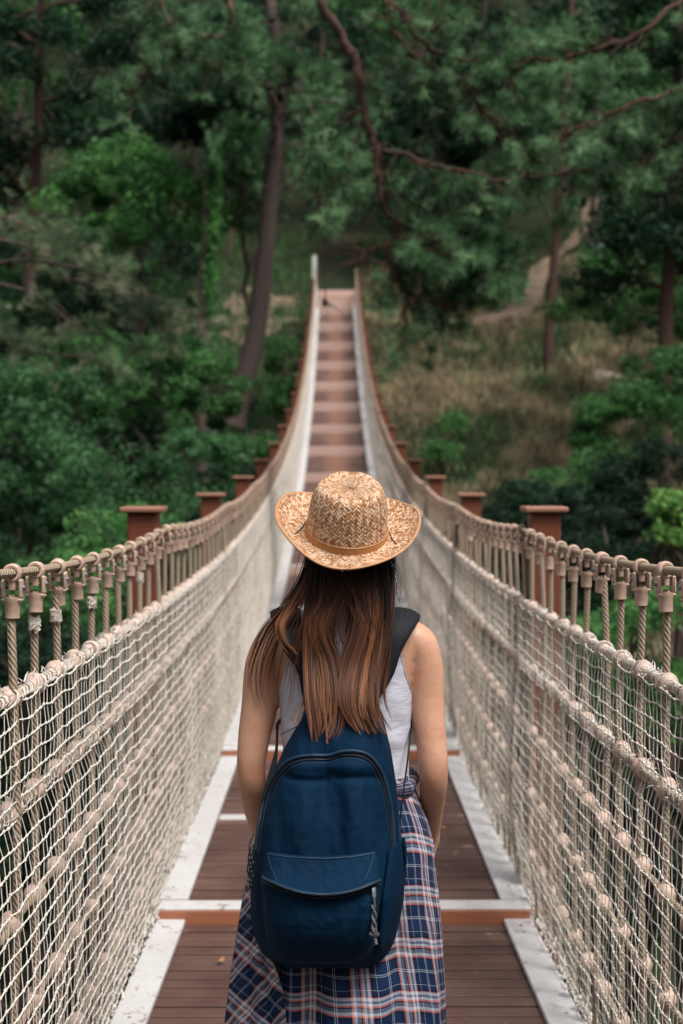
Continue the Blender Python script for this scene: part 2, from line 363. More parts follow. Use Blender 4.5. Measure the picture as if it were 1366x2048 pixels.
# -- cables: handrail and five side ropes
yy = np.concatenate([np.arange(YS, 14, 0.06), np.arange(14, YE, 0.24)])
HS = [1.12, 0.885, 0.65, 0.415, 0.18]
XC = [0.702, 0.702, 0.703, 0.704, 0.705]
for s in (-1, 1):
    mb = MB(); p = np.stack([np.full_like(yy, s * 0.695), yy, railz(yy)], 1); tubes(mb, p, 0.0098, 8)
    mb.build('handrail_rope', M['cable'], bridge)
    for h, xc in zip(HS, XC):
        mb = MB(); ph = ((yy - 0.12) / 0.24) % 1
        p = np.stack([s * xc + 0.004 * np.sin(yy * 5 + h), yy, zdeck(yy) + h - 0.02 * ph * (1 - ph) * 0.8], 1); tubes(mb, p, 0.0085 if h < 1 else 0.0095, 7)
        mb.build('side_rope', M['cable'], bridge)
    mb = MB(); p = np.stack([np.full_like(yy, s * 0.655), yy, zdeck(yy) - 0.22], 1); tubes(mb, p, 0.016, 8)
    mb.build('main_cable', M['bolt'], bridge)
# -- hangers with their fork clamps; connectors on the ropes
def hanger_mesh(k, seed):
    r = np.random.default_rng(seed); zz = np.linspace(0, -1.31, 24); a = r.normal(0, 0.006, 2)
    t = -zz / 1.38
    p = np.stack([a[0] * np.sin(t * 5), 0.010 * r.normal() * np.sin(t * 3.14 * 2) * (t > 0) + a[1] * np.sin(t * 7), zz - 0.045], 1)
    mb = MB(); tubes(mb, p, 0.0092, k, ref=(1, 0.1, 0)); return mb
def clamp_mesh(nu=16):
    mb = MB()
    a = np.linspace(0, 2 * np.pi, nu + 1)                 # collar round the rope (axis y)
    prof = np.array([(-0.011, 0.0115), (-0.012, 0.016), (-0.008, 0.0195), (0.008, 0.0195), (0.012, 0.016), (0.011, 0.0115)])
    v = np.stack([np.outer(np.cos(a), prof[:, 1]), np.broadcast_to(prof[:, 0], (nu + 1, 6)), np.outer(np.sin(a), prof[:, 1])], -1)
    mb.add(v.reshape(-1, 3), grid_faces(nu + 1, 6))
    box(mb, (-0.007, -0.009, -0.036), (0.007, 0.009, -0.015), bev=0.002)         # eye tab
    for s in (-1, 1):                                     # fork prongs
        xs = sorted((s * 0.0135, s * 0.0215)); box(mb, (xs[0], -0.013, -0.052), (xs[1], 0.013, -0.012), bev=0.0035)
    box(mb, (-0.0215, -0.013, -0.060), (0.0215, 0.013, -0.050), bev=0.004)
    z = np.array([-0.050, -0.060, -0.064, -0.092, -0.0935, -0.0935]); r = np.array([0.019, 0.018, 0.0158, 0.0152, 0.0138, 0.009])
    v = np.stack([np.outer(r, np.cos(a)), np.outer(r, np.sin(a)), np.repeat(z[:, None], nu + 1, 1)], -1)
    mb.add(v.reshape(-1, 3), grid_faces(6, nu + 1)[:, ::-1])
    return mb
def bolt_mesh():
    mb = MB(); a = np.linspace(0, 2 * np.pi, 9)
    box(mb, (-0.0216, -0.002, -0.032), (0.0216, 0.002, -0.028))
    for s in (-1, 1):
        x = np.array([0.0210, 0.0255, 0.0265, 0.0265]) * s; r = np.array([0.0058, 0.0058, 0.0045, 0.0001])
        v = np.stack([np.repeat(x[:, None], 9, 1), np.outer(r, np.cos(a)), np.outer(r, np.sin(a)) - 0.030], -1)
        mb.add(v.reshape(-1, 3), grid_faces(4, 9) if s < 0 else grid_faces(4, 9)[:, ::-1])
    return mb
def ball_fn(v):
    g = 1 - 0.22 * np.exp(-(v[:, 1] / 0.16) ** 2); o = v.copy(); o[:, 0] *= g; o[:, 2] *= g; return o
def ball_mesh(nu, nv):
    mb = MB(); ell(mb, (0, 0, 0), (0.0245, 0.031, 0.0265), nu, nv, ball_fn); return mb
def sleeve_mesh():
    mb = MB(); a = np.linspace(0, 2 * np.pi, 9); z = np.array([-0.02, 0.0, 0.02]) 
    return mb
hang_var = [hanger_mesh(8, s) for s in (1, 2, 3, 4)]
hmeshes = []; 
for hv in hang_var:
    o = hv.build('hanger_rope', M['hanger']); hmeshes.append(o.data); bpy.data.objects.remove(o)
o = clamp_mesh().build('clamp', M['plastic'], smooth=False); 
for p_ in o.data.polygons: p_.use_smooth = True
cm = o.data; bpy.data.objects.remove(o)
try: cm.set_sharp_from_angle(angle=math.radians(40))
except Exception: pass
o = bolt_mesh().build('bolt', M['bolt']); bmn = o.data; bpy.data.objects.remove(o)
def tape_mesh():
    mb = MB(); r = np.random.default_rng(5); n, k = 9, 13
    a = np.linspace(0, 2 * np.pi, k); z = np.linspace(-0.10, -0.135, n)
    R = 0.0115 + 0.004 * r.random((n, k)); R[:, -1] = R[:, 0]; R[0] = R[-1] = 0.0095
    mb.add(np.stack([R * np.cos(a), R * np.sin(a), np.repeat(z[:, None], k, 1) + 0.003 * r.normal(size=(n, k))], -1).reshape(-1, 3), grid_faces(n, k)[:, ::-1]); return mb
o = tape_mesh().build('peeling_tape', M['tape'], smooth=False); tapem = o.data; bpy.data.objects.remove(o)
hy = np.arange(1.94, YE, 0.2405); hy = hy + rng.normal(0, 0.006, len(hy))
NH = 46
bl = Vector(bridge.location)
for s in (-1, 1):
    for i, y in enumerate(hy[:NH]):
        tilt = rng.normal(0, 0.012)
        h = bpy.data.objects.new('hanger_rope', hmeshes[rng.integers(4)]); COLL.objects.link(h); h.parent = bridge
        h.location = Vector((s * 0.700, y, float(railz(y)))) - bl; h.rotation_euler = (rng.normal(0, 0.018), 0, rng.uniform(0, 6) * 0)
        c = bpy.data.objects.new('clamp', cm); COLL.objects.link(c); c.parent = h; c.location = (-s * 0.005, 0, 0); c.rotation_euler = (rng.normal(0, 0.07), 0, rng.normal(0, 0.13))
        if y < 9:
            c2 = bpy.data.objects.new('bolt', bmn); COLL.objects.link(c2); c2.parent = h; c2.location = c.location; c2.rotation_euler = c.rotation_euler
            if rng.random() < 0.06 or (s < 0 and 3.1 < y < 3.5):
                c3 = bpy.data.objects.new('peeling_tape', tapem); COLL.objects.link(c3); c3.parent = h; c3.location = (0, 0, 0.0); c3.rotation_euler = (0, 0, rng.uniform(0, 6))
mb = MB(); rest = np.array([[s * 0.700, y, float(railz(y))] for s in (-1, 1) for y in hy[NH:]])
hv = hanger_mesh(4, 2); v, F = arrs(hv); repeat(mb, v, F[0], rest)
tag(mb.build('hanger_rope', M['hanger'], bridge), kind='stuff')
mb = MB(); cl = clamp_mesh(6); v, F = arrs(cl); q = np.concatenate([f for f in F if f.shape[1] == 4]); repeat(mb, v, q, rest)
tag(mb.build('clamp', M['plastic'], bridge, smooth=False), kind='stuff')
# rope connectors (two half shells bolted round each crossing)
o = ball_mesh(16, 12).build('rope_connector', M['ballp']); balm = o.data; bpy.data.objects.remove(o)
cand = []
for s in (-1, 1):
    for y in hy:
        for h, xc in zip(HS, XC): cand.append((s * xc, y, float(zdeck(y)) + h, h))
def vis(c):
    d = c[1]; px = abs(c[0]) * FPX / d; py = -c[2] * FPX / d
    return (px > 690 or py > 1140) * 5 + d + (1.2 - c[3]) * 2.0
cand.sort(key=vis)
for c in cand[:100]:
    o = bpy.data.objects.new('rope_connector', balm); COLL.objects.link(o); o.parent = bridge; o.location = Vector(c[:3]) - bl
    o.rotation_euler = (rng.normal(0, 0.25), rng.normal(0, 0.25), rng.normal(0, 0.2))
mb = MB(); v, F = arrs(ball_mesh(9, 7)); repeat(mb, v, F[0], np.array([c[:3] for c in cand[100:]]))
tag(mb.build('rope_connector', M['ballp'], bridge), kind='stuff')
# -- side nets
def net_part(s, y0, y1, k, r_v, r_h, dy, rows):
    ys = np.arange(y0, y1, dy); n = len(ys); t = np.linspace(0, 1, rows)          # t 0 at the top rope
    H = 1.12 * (1 - t); Y, T = np.meshgrid(ys, t, indexing='ij'); Hh = np.broadcast_to(H, Y.shape)
    rs = np.random.default_rng(11 + int(s))
    fold = fbm(Y * 1.0, T * 1.3, 2.3, 5 + int(s)) * 0.016 * np.sin(np.pi * np.clip(T, 0, 1)) * (1.0 if s > 0 else 0.7)
    # pulled out to the second rope, belly below it
    X = 0.683 - 0.006 * np.sin(np.pi * T) - 0.012 * np.sin(np.pi * np.clip((T - 0.2) / 0.8, 0, 1)) + fold
    X = np.minimum(X + 0.012 * np.exp(-((T - 0.21) / 0.03) ** 2), 0.70); X = X + 0.014 * np.clip((T - 0.8) / 0.2, 0, 1)
    sag = 0.010 * np.sin(np.pi * (((Y - 1.94) / 0.2405) % 1)) * np.exp(-T * 6) + 0.002 * np.sin(Y * 26 + T * 9)
    jit = rs.normal(0, 0.0013, Y.shape)
    Yj = Y + rs.normal(0, 0.0018, Y.shape) + 0.010 * fbm(Y, T * 2, 2, 9)
    Z = zdeck(Y) + Hh * 0.985 + 0.012 - sag + jit
    Pn = np.stack([s * (X + rs.normal(0, 0.0015, Y.shape)), Yj, Z], -1)
    mb = MB(); tubes(mb, Pn, r_v, k, ref=(0.2, 1, 0.1)); tubes(mb, Pn.transpose(1, 0, 2), r_h, k, ref=(0.3, 0.1, 1))
    if k >= 4:     # knots
        kn = MB(); ell(kn, (0, 0, 0), (0.0042, 0.0045, 0.0042), 5, 4); v, F = arrs(kn); m_ = Pn[ys < 6.5].reshape(-1, 3); repeat(mb, v, F[0], m_)
    return mb
for s in (-1, 1):
    a = net_part(s, 1.3, 9.4, 4, 0.0012, 0.0017, 0.0420, 28); b_ = net_part(s, 9.4, YE, 3, 0.0024, 0.0027, 0.0460, 25)
    a.V += b_.V; a.F += [f + a.n for f in b_.F]; a.UV += b_.UV; a.C += b_.C; a.n += b_.n
    tag(a.build('side_net', M['twine'], bridge), None)
# lashings of the net round the two upper ropes, with frayed loose ends
for s in (-1, 1):
    for ri, (h, xc) in enumerate(zip(HS[:2], XC[:2])):
        mb = MB(); 
        for w_ in range((2 if s < 0 else 3) - ri):
            y = np.arange(1.6, 30, 0.0045); y = y[: int((14 - 1.6) / 0.0045)] if w_ else y
            pit = 0.034 + 0.012 * w_; ph = 2 * np.pi * y / pit + w_ * 2 + 1.4 * fbm(y, y * 0, 9, w_ + ri)
            near = np.abs(((y - 1.94 + 0.12) % 0.2405) - 0.12)
            R = 0.0120 + (0.0135 - 0.006 * ri) * np.exp(-(near / 0.030) ** 2) + 0.0025 * fbm(y, y, 30, 3 + w_)
            p = np.stack([s * (xc - 0.002) + R * np.cos(ph), y, zdeck(y) + h + R * np.sin(ph)], 1); tubes(mb, p, 0.0015, 4, ref=(0, 1, 0.02))
        mb.build('lashing', M['twine'], bridge)
        mb = MB(); m = 520
        y = rng.uniform(1.6, 13, m) ** 1.0; a0 = rng.uniform(0, 6.28, m); L = rng.uniform(0.004, 0.017, m)
        base = np.stack([s * xc + 0.016 * np.cos(a0), y, zdeck(y) + h + 0.016 * np.sin(a0)], 1)
        dr = np.stack([np.cos(a0), rng.normal(0, 0.6, m), np.sin(a0) + 0.3], 1); t = np.linspace(0, 1, 4)[None, :, None]
        pth = base[:, None] + dr[:, None] * L[:, None, None] * t + rng.normal(0, 0.003, (m, 4, 3)) * t
        tubes(mb, pth, np.array([0.0022, 0.002, 0.0016, 0.0006]), 3, ref=(0.1, 1, 0.2))
        tag(mb.build('frayed_twine', M['fluff'], bridge), kind='stuff')
    # knots and loose twine along the foot of the net, over the edge boards
    mb = MB(); m = 1500; y = rng.uniform(2.2, 16, m); base = np.stack([s * (0.697 + rng.uniform(-0.006, 0.012, m)), y, zdeck(y) + rng.uniform(-0.03, 0.05, m)], 1)
    t = np.linspace(0, 1, 5)[None, :, None]; dr = rng.normal(0, 1, (m, 3)) * (0.006, 0.022, 0.016)
    tubes(mb, base[:, None] + dr[:, None] * t + rng.normal(0, 0.004, (m, 5, 3)), 0.0022, 3)
    tag(mb.build('frayed_twine', M['fluff'], bridge), kind='stuff')
# landing: white rail posts and a small platform on the far bank
ye = YE; ze = float(ZT[15])
mb = MB()
box(mb, (-0.68, ye + 0.07, ze - 0.3), (0.68, ye + 0.50, ze + 0.22), bev=0.01); box(mb, (-0.68, ye + 0.5, ze - 0.3), (0.68, ye + 0.95, ze + 0.48), bev=0.01); box(mb, (-0.69, ye + 0.95, ze - 0.3), (0.69, ye + 3.2, ze + 0.72), bev=0.01)
mb.build('landing_platform', M['riser'], bridge, smooth=False)
for s in (-1, 1):
    for j, (dy, hh) in enumerate(((0.2, 1.25), (1.6, 1.55), (3.0, 1.75))):
        mb = MB(); box(mb, (s * 0.78 - 0.06, ye + dy - 0.06, ze - 0.4), (s * 0.78 + 0.06, ye + dy + 0.06, ze + 0.5 + hh * (1 if s < 0 else 0.35)), bev=0.01)
        mb.build('landing_post', M['white'], bridge, smooth=False)
    mb = MB(); tubes(mb, np.array([[s * 0.78, ye + 0.2, ze + (1.2 if s < 0 else 0.8)], [s * 0.78, ye + 3.0, ze + (1.9 if s < 0 else 0.9)]]), 0.04, 6, cap=True); mb.build('landing_rail', M['white'], bridge)

# leaves fallen on the boards, each its own thing, and one caught in the netting
lm = MB(); t_ = np.linspace(0, 1, 7); wv = 0.011 * np.sin(np.pi * t_) ** 0.8
for sgn in (1,):
    v = np.concatenate([np.stack([-wv, 0.04 * (t_ - 0.5), 0.004 * np.cos(t_ * 5)], 1), np.stack([0 * wv, 0.04 * (t_ - 0.5), 0.004 * np.cos(t_ * 5) - 0.002], 1), np.stack([wv, 0.04 * (t_ - 0.5), 0.005 * np.cos(t_ * 5) + 0.001], 1)]); lm.add(v, grid_faces(3, 7))
for (x, y, lab, sc_) in ((-0.42, 4.75, 'curled brown leaf on the nearest dark boards beside the pale edge board', 1.0), (0.47, 6.55, 'dry brown leaf on the dark boards before the second cross beam at the right', 0.9), (0.63, 5.05, 'small dry leaf lying on the white edge board at the right', 0.7)):
    o = lm.build('fallen_leaf', m_simple('dry_leaf', (0.30, 0.15, 0.06), 0.8, 0.3, 90), smooth=False); z_ = float(zdeck(y)) - 0.012 - 0.02 * ((y - D0) % DD) / DD * 1.2 + (0.024 if abs(x) > 0.6 else 0); o.location = (x, y, z_ + 0.006); o.scale = (sc_,) * 3; o.rotation_euler = (0.1, 0.1, x * 9); tag(o, lab, 'leaf')
# ================================================================ THE GORGE
def ground_z(x, y):
    x = np.asarray(x, float); y = np.asarray(y, float)
    hf = 4.6 + 0.44 * (y - 51) + 0.30 * np.maximum(y - 66, 0) + 0.03 * np.abs(x)
    hn = -2.2 - 0.75 * (y + 7)
    fl = -9.5 + 0.10 * np.abs(x)
    m = 3.0; z = m * np.log(np.exp(hf / m) + np.exp(np.minimum(hn, 30) / m) + np.exp(fl / m)) - 0.6
    z = z + 0.75 * fbm(x, y, 0.16, 1) + 0.22 * fbm(x, y, 0.9, 2)
    # bench where the bridge lands, kept below the deck
    d = np.where((y > -7) & (y < 50.3), zdeck(np.clip(y, -6, 50)) - 1.1, 99)
    z = np.where(np.abs(x) < 2.2, np.minimum(z, d), z)
    b = np.exp(-(x / 2.6) ** 2) * np.clip((y - 50) / 1.0, 0, 1) * np.clip((57 - y) / 2, 0, 1)
    return z * (1 - b) + b * 5.25
gx = np.concatenate([np.linspace(-110, -26, 30), np.linspace(-25, 25, 130), np.linspace(26, 110, 30)]); gy = np.concatenate([np.linspace(-40, 28, 40), np.linspace(28.5, 75, 150), np.linspace(76, 170, 60)])
X, Y = np.meshgrid(gx, gy, indexing='ij')
mb = MB(); mb.add(np.stack([X, Y, ground_z(X, Y)], -1).reshape(-1, 3), grid_faces(len(gx), len(gy))[:, ::-1])
tag(mb.build('ground', M['ground']), kind='structure')
# footpath climbing the far bank to the right
pc = cat(np.array([[1.2, 55.5], [3.6, 54.0], [6.2, 53.6], [7.6, 56.5], [9.0, 60.5], [11.4, 65.5], [13.5, 72]]), 60)
nrm = np.gradient(pc, axis=0); nrm = np.stack([nrm[:, 1], -nrm[:, 0]], 1); nrm /= np.linalg.norm(nrm, axis=1, keepdims=True)
wid = (0.30 + 0.12 * fbm(pc[:, 0], pc[:, 1], 1.2, 8))[:, None, None]; wid[18:30] += 0.35
u = np.linspace(-1, 1, 7)[None, :, None]; q = pc[:, None] + nrm[:, None] * u * wid
zz = ground_z(q[..., 0], q[..., 1]) + 0.10 - 0.08 * np.abs(u[..., 0])
mb = MB(); mb.add(np.concatenate([q, zz[..., None]], -1).reshape(-1, 3), grid_faces(60, 7)); tag(mb.build('path', M['path']), kind='structure')
# worn earth bank left of the landing
def patch(name, cx, cy, rx, ry, mat, seed, lift=0.06):
    a = np.linspace(0, 2 * np.pi, 40); r = np.linspace(0, 1, 9); A, Rr = np.meshgrid(a, r, indexing='ij')
    k = 1 + 0.2 * np.sin(3 * A + seed) + 0.12 * np.sin(5 * A + seed * 2) + 0.08 * np.sin(9 * A)
    x = cx + rx * Rr * k * np.cos(A); y = cy + ry * Rr * k * np.sin(A)
    mb = MB(); mb.add(np.stack([x, y, ground_z(x, y) + lift * (1 - Rr ** 3) - 0.03], -1).reshape(-1, 3), grid_faces(40, 9)[:, ::-1]); return tag(mb.build(name, mat), kind='structure')
patch('ground', -2.6, 54, 2.0, 4.2, M['path'], 1.0); patch('ground', 6.0, 53.2, 1.3, 1.6, M['path'], 2.0, 0.14)

# ---------------------------------------------------------------- leaf clouds
def rand_rot(m, up=0.5):
    n = rng.normal(size=(m, 3)); n[:, 2] = np.abs(n[:, 2]) + up; n /= np.linalg.norm(n, axis=1, keepdims=True)
    t = rng.normal(size=(m, 3)); t -= n * (t * n).sum(1, keepdims=True); t /= np.linalg.norm(t, axis=1, keepdims=True)
    return t, np.cross(n, t), n
def leaves(mb, pos, size, up=0.5, asp=0.5):
    m = len(pos); t, b, n = rand_rot(m, up); s = size * rng.uniform(0.6, 1.35, m)[:, None]
    v = np.stack([pos - t * s * 0.5, pos + b * s * asp * 0.5 + n * s * 0.06, pos + t * s * 0.5 - n * s * 0.10, pos - b * s * asp * 0.5 + n * s * 0.06], 1)
    mb.add(v.reshape(-1, 3), np.arange(4 * m).reshape(m, 4)); return mb
def crown_pts(c, r, nclump, nleaf, cs, flat=0.7):
    """leaf positions: clumps near the shell of an ellipsoid, each a flattened spray"""
    d = rng.normal(size=(nclump, 3)); d /= np.linalg.norm(d, axis=1, keepdims=True); d[:, 2] = np.where(d[:, 2] < -0.55, -d[:, 2], d[:, 2])
    rad = rng.uniform(0.45, 1.08, nclump) ** 0.6
    cc = np.asarray(c) + d * rad[:, None] * np.asarray(r)
    sz = cs * rng.uniform(0.5, 1.4, nclump)
    k = rng.integers(0, nclump, nleaf); g = rng.normal(size=(nleaf, 3)); g /= np.linalg.norm(g, axis=1, keepdims=True); g *= rng.uniform(0.2, 1, nleaf)[:, None] ** 0.5
    return cc[k] + g * sz[k][:, None] * (1, 1, flat), cc
def limb(p0, p1, n=10, wob=0.25, sag=0.0):
    t = np.linspace(0, 1, n)[:, None]; p0 = np.asarray(p0, float); p1 = np.asarray(p1, float)
    w_ = np.cumsum(rng.normal(0, 1, (n, 3)), 0); w_ -= w_[0] + (w_[-1] - w_[0]) * t
    L = np.linalg.norm(p1 - p0); p = p0 + (p1 - p0) * t + w_ * wob * L * 0.06; p[:, 2] += sag * L * np.sin(np.pi * t[:, 0]); return p
def trunk_mesh(path, r0, r1, crown=None, nl=8, k=10, sub=0.3):
    mb = MB(); path = np.asarray(path); n = len(path); t = np.linspace(0, 1, n); r = r0 + (r1 - r0) * t ** 0.8; r[0] *= 1.35
    tubes(mb, path, r, k)
    if crown is not None and nl:
        for j in range(nl):
            i = rng.integers(int(n * sub), n - 1); c = crown[rng.integers(len(crown))]
            tubes(mb, limb(path[i], c, 9, 0.5, 0.1), np.linspace(r[i] * 0.45, 0.012, 9), 6)
    return mb
def broadleaf(name, label, cat_, base, top, blobs, leaf, nleaf, size, r0=0.18, group=None, cs=0.6, nl=10, bark='bark', asp=0.5, up=0.5):
    """tree or bush: trunk with limbs from base to top, crown of leaf sprays"""
    base = np.asarray(base, float); o = tag(empty(name, base), label, cat_, group)
    pts = []; cl = []; vol = np.array([np.prod(b[1]) ** (2 / 3) for b in blobs]); vol /= vol.sum()
    for (c, r), f in zip(blobs, vol):
        a, cc = crown_pts(c, r, max(6, int(f * 90)), int(nleaf * f), cs); pts.append(a); cl.append(cc)
    pts = np.concatenate(pts); cl = np.concatenate(cl)
    pth = limb(base - (0, 0, 0.3), top, 14, 0.35); trunk_mesh(pth, r0, r0 * 0.25, cl, nl).build('trunk', M[bark], o)
    mb = MB(); leaves(mb, pts, size, up, asp).build('crown', M[leaf], o, smooth=False); return o
def needle_tuft(nn=46, L=0.13, w_=0.0016, spread=1.0):
    """needles radiating from the last part of a twig along +z"""
    mb = MB(); zz = rng.uniform(-0.09, 0.03, nn); a = rng.uniform(0, 6.28, nn); el = rng.uniform(0.25, 1.15, nn) * spread
    d = np.stack([np.cos(a) * np.sin(el), np.sin(a) * np.sin(el), np.cos(el)], 1); b = np.stack([0 * zz, 0 * zz, zz], 1); Ln = L * rng.uniform(0.7, 1.1, nn)[:, None]
    s = np.cross(d, rng.normal(size=(nn, 3))); s /= np.linalg.norm(s, axis=1, keepdims=True); mid = b + d * Ln * 0.55; tip = b + d * Ln - np.array([0, 0, 0.0])
    v = np.stack([b - s * w_, b + s * w_, mid + s * w_, tip, mid - s * w_], 1)
    f = np.array([[0, 1, 2, 4], [4, 2, 3, 3]]); q = (np.array([[0, 1, 2, 4]])[None] + (np.arange(nn) * 5)[:, None, None]).reshape(-1, 4); tr = (np.array([[4, 2, 3]])[None] + (np.arange(nn) * 5)[:, None, None]).reshape(-1, 3)
    return v.reshape(-1, 3), q, tr
def rot_to(d):
    """(m,3,3) matrices whose z column is d"""
    d = d / np.linalg.norm(d, axis=1, keepdims=True); r = rng.normal(size=d.shape); x = np.cross(r, d); x /= np.linalg.norm(x, axis=1, keepdims=True); return np.stack([x, np.cross(d, x), d], -1)
def pine_foliage(mb, pos, dirs, nn=46, L=0.13, w_=0.0016):
    sets = [needle_tuft(nn, L, w_) for _ in range(4)]; idx = rng.integers(0, 4, len(pos))
    for k in range(4):
        m = idx == k
        if not m.any(): continue
        v, q, tr = sets[k]; Mx = rot_to(dirs[m]); vv = np.einsum('mij,nj->mni', Mx, v) + pos[m][:, None]
        n0 = mb.n; off = (np.arange(m.sum()) * len(v))[:, None, None]
        mb.add(vv.reshape(-1, 3), (q[None] + off).reshape(-1, 4)); mb.F.append((tr[None] + off).reshape(-1, 3) + n0)
def twigs(path, n, L, droop, spread=0.9, t0=0.15):
    """side shoots from a limb path: list of (start, end)"""
    path = np.asarray(path); m = len(path); out = []
    tg = np.gradient(path, axis=0); tg /= np.linalg.norm(tg, axis=1, keepdims=True)
    for _ in range(n):
        i = min(m - 1, int(m * rng.uniform(t0, 1.0))); d = tg[i] * rng.uniform(0.3, 1.0) + rng.normal(0, spread, 3) * (1, 1, 0.6); d[2] -= droop; d /= np.linalg.norm(d)
        l = L * rng.uniform(0.4, 1.1); out.append((path[i], path[i] + d * l))
    return out

# ================================================================ TREES ONE CAN TELL APART
def G(px, py, D):      # ground point under a pixel column at depth D
    p = P(px, py, D); p[2] = ground_z(p[0], p[1]); return p
M['barkpale'] = m_wood('grey_mauve_bark', (0.055, 0.036, 0.032), (0.15, 0.11, 0.10), 0.9, 'z')
# 1 leaning pine beside the bridge
b0 = P(484, 815, 42); b0[2] = min(b0[2], ground_z(b0[0], 42) + 0.3)
tr = cat(PP([(464, 850, 42), (487, 770, 42), (511, 670, 42), (526, 540, 42), (540, 400, 42), (552, 280, 42), (558, 170, 42.3), (548, 60, 42.6), (535, -80, 43), (530, -260, 43)]), 40)
pt = tag(empty('pine_tree', tr[0]), 'tall pine with a bare leaning trunk rising close beside the far half of the bridge', 'tree')
mb = MB(); tubes(mb, tr, np.concatenate([[0.42, 0.37, 0.335], np.linspace(0.325, 0.13, 37)]), 12)
limbs = []
for (a, bpt) in [((556, 200), (430, 240)), ((556, 190), (640, 300)), ((553, 120), (470, 60)), ((550, 90), (660, 150)), ((556, 230), (610, 420)), ((545, 40), (420, 20)), ((556, 180), (700, 230)), ((556, 150), (400, 140)), ((556, 300), (500, 330)), ((540, -20), (640, 0))]:
    l = limb(P(*a, 42.2), P(*bpt, 42 + rng.uniform(-3, 2)), 12, 0.7, 0.05); limbs.append(l); tubes(mb, l, np.linspace(0.085, 0.02, 12), 6)
tw = [t for l in limbs for t in twigs(l, 14, 1.3, 0.15)]
for a, c in tw: tubes(mb, limb(a, c, 5, 0.5), np.linspace(0.02, 0.008, 5), 4)
mb.build('trunk', M['barkpale'], pt)
mb = MB(); e = np.array([c for a, c in tw]); s_ = np.array([a for a, c in tw]); k = rng.integers(0, len(e), 2300); f = rng.uniform(0.3, 1.05, 2300)[:, None]
ps = s_[k] + (e - s_)[k] * f + rng.normal(0, 0.16, (2300, 3)); kp = ~((ps[:, 1] < 42.3) & (np.abs(671 + ps[:, 0] / ps[:, 1] * FPX - 550) < 30) & (921 - ps[:, 2] / ps[:, 1] * FPX > 210)); ps[~kp, 1] = 43.2 + rng.random((~kp).sum())
pine_foliage(mb, ps, (e - s_)[k] + rng.normal(0, 0.6, (2300, 3)) + (0, 0, 0.3), 26, 0.22, 0.006); mb.build('crown', M['needle'], pt, smooth=False)

def slim_tree(name, label, pts, D, r0, r1, bark, nlimb, leaf, nleaf, top_n=0.4, size=0.22, cs=0.5, rl=1.6, needles=False):
    t = cat(PP([(x, y, D) for x, y in pts]), 26); t[0, 2] = min(t[0, 2], ground_z(t[0, 0], t[0, 1])) - 0.2; o = tag(empty(name, t[0]), label, 'tree')
    mb = MB(); tubes(mb, t, np.linspace(r0, r1, 26), 9); cl = []
    for _ in range(nlimb):
        i = rng.integers(int(26 * (1 - top_n)), 25); a = rng.uniform(0, 6.28); L = rl * rng.uniform(0.5, 1.2); e = t[i] + np.array([math.cos(a) * L, math.sin(a) * L, rng.uniform(-0.2, 0.5) * L]); l = limb(t[i], e, 8, 0.6, 0.1); cl.append(l); tubes(mb, l, np.linspace(r1 * 0.7, 0.012, 8), 5)
    mb.build('trunk', M[bark], o); cl = np.concatenate([l[3:] for l in cl]); k = rng.integers(0, len(cl), nleaf); mb = MB()
    if needles: pine_foliage(mb, cl[k] + rng.normal(0, 0.22, (nleaf, 3)), rng.normal(size=(nleaf, 3)) + (0, 0, 0.5), 22, 0.20, 0.006)
    else: leaves(mb, cl[k] + rng.normal(0, cs * 0.5, (nleaf, 3)) * (1, 1, 0.6), size)
    mb.build('crown', M[leaf], o, smooth=False); return o
slim_tree('pine_tree', 'thin reddish pine trunk standing in the dark wood near the left edge', [(58, 560), (64, 470), (70, 380), (76, 260), (80, 120), (82, -40)], 46, 0.20, 0.12, 'barkred', 16, 'leaf_dark', 9000, 0.62, 0.22, 0.7, 2.6)
slim_tree('pine_tree', 'slim dark trunk rising from the grassy slope behind the bridge, right of the footpath bend', [(1096, 690), (1102, 600), (1110, 500), (1116, 400), (1128, 250), (1140, 80), (1144, -60)], 48, 0.17, 0.11, 'barkred', 12, 'needle', 900, 0.45, needles=True)
slim_tree('pine_tree', 'dark pine trunk at the right edge with flat drooping boughs low on the stem', [(1330, 640), (1338, 540), (1345, 420), (1352, 300), (1356, 120), (1360, -60)], 38, 0.20, 0.12, 'barkred', 26, 'leaf_dark', 16000, 0.85, 0.2, 0.8, 2.4)
iv = slim_tree('ivy_tree', 'dark upright trunk with bright green ivy climbing it, left of the leaning pine', [(404, 640), (410, 540), (414, 420), (420, 300), (418, 240), (455, 190)], 40, 0.17, 0.10, 'bark', 10, 'leaf_dark', 5000, 0.3, 0.2, 0.6, 1.4)
l = cat(PP([(420, 600, 39.8), (425, 480, 39.8), (428, 360, 39.8), (426, 250, 39.8)]), 20); k = rng.integers(0, 20, 2600)
mb = MB(); leaves(mb, l[k] + rng.normal(0, 1, (2600, 3)) * (0.10, 0.12, 0.3), 0.13).build('ivy', M['leaf_bright'], iv, smooth=False)

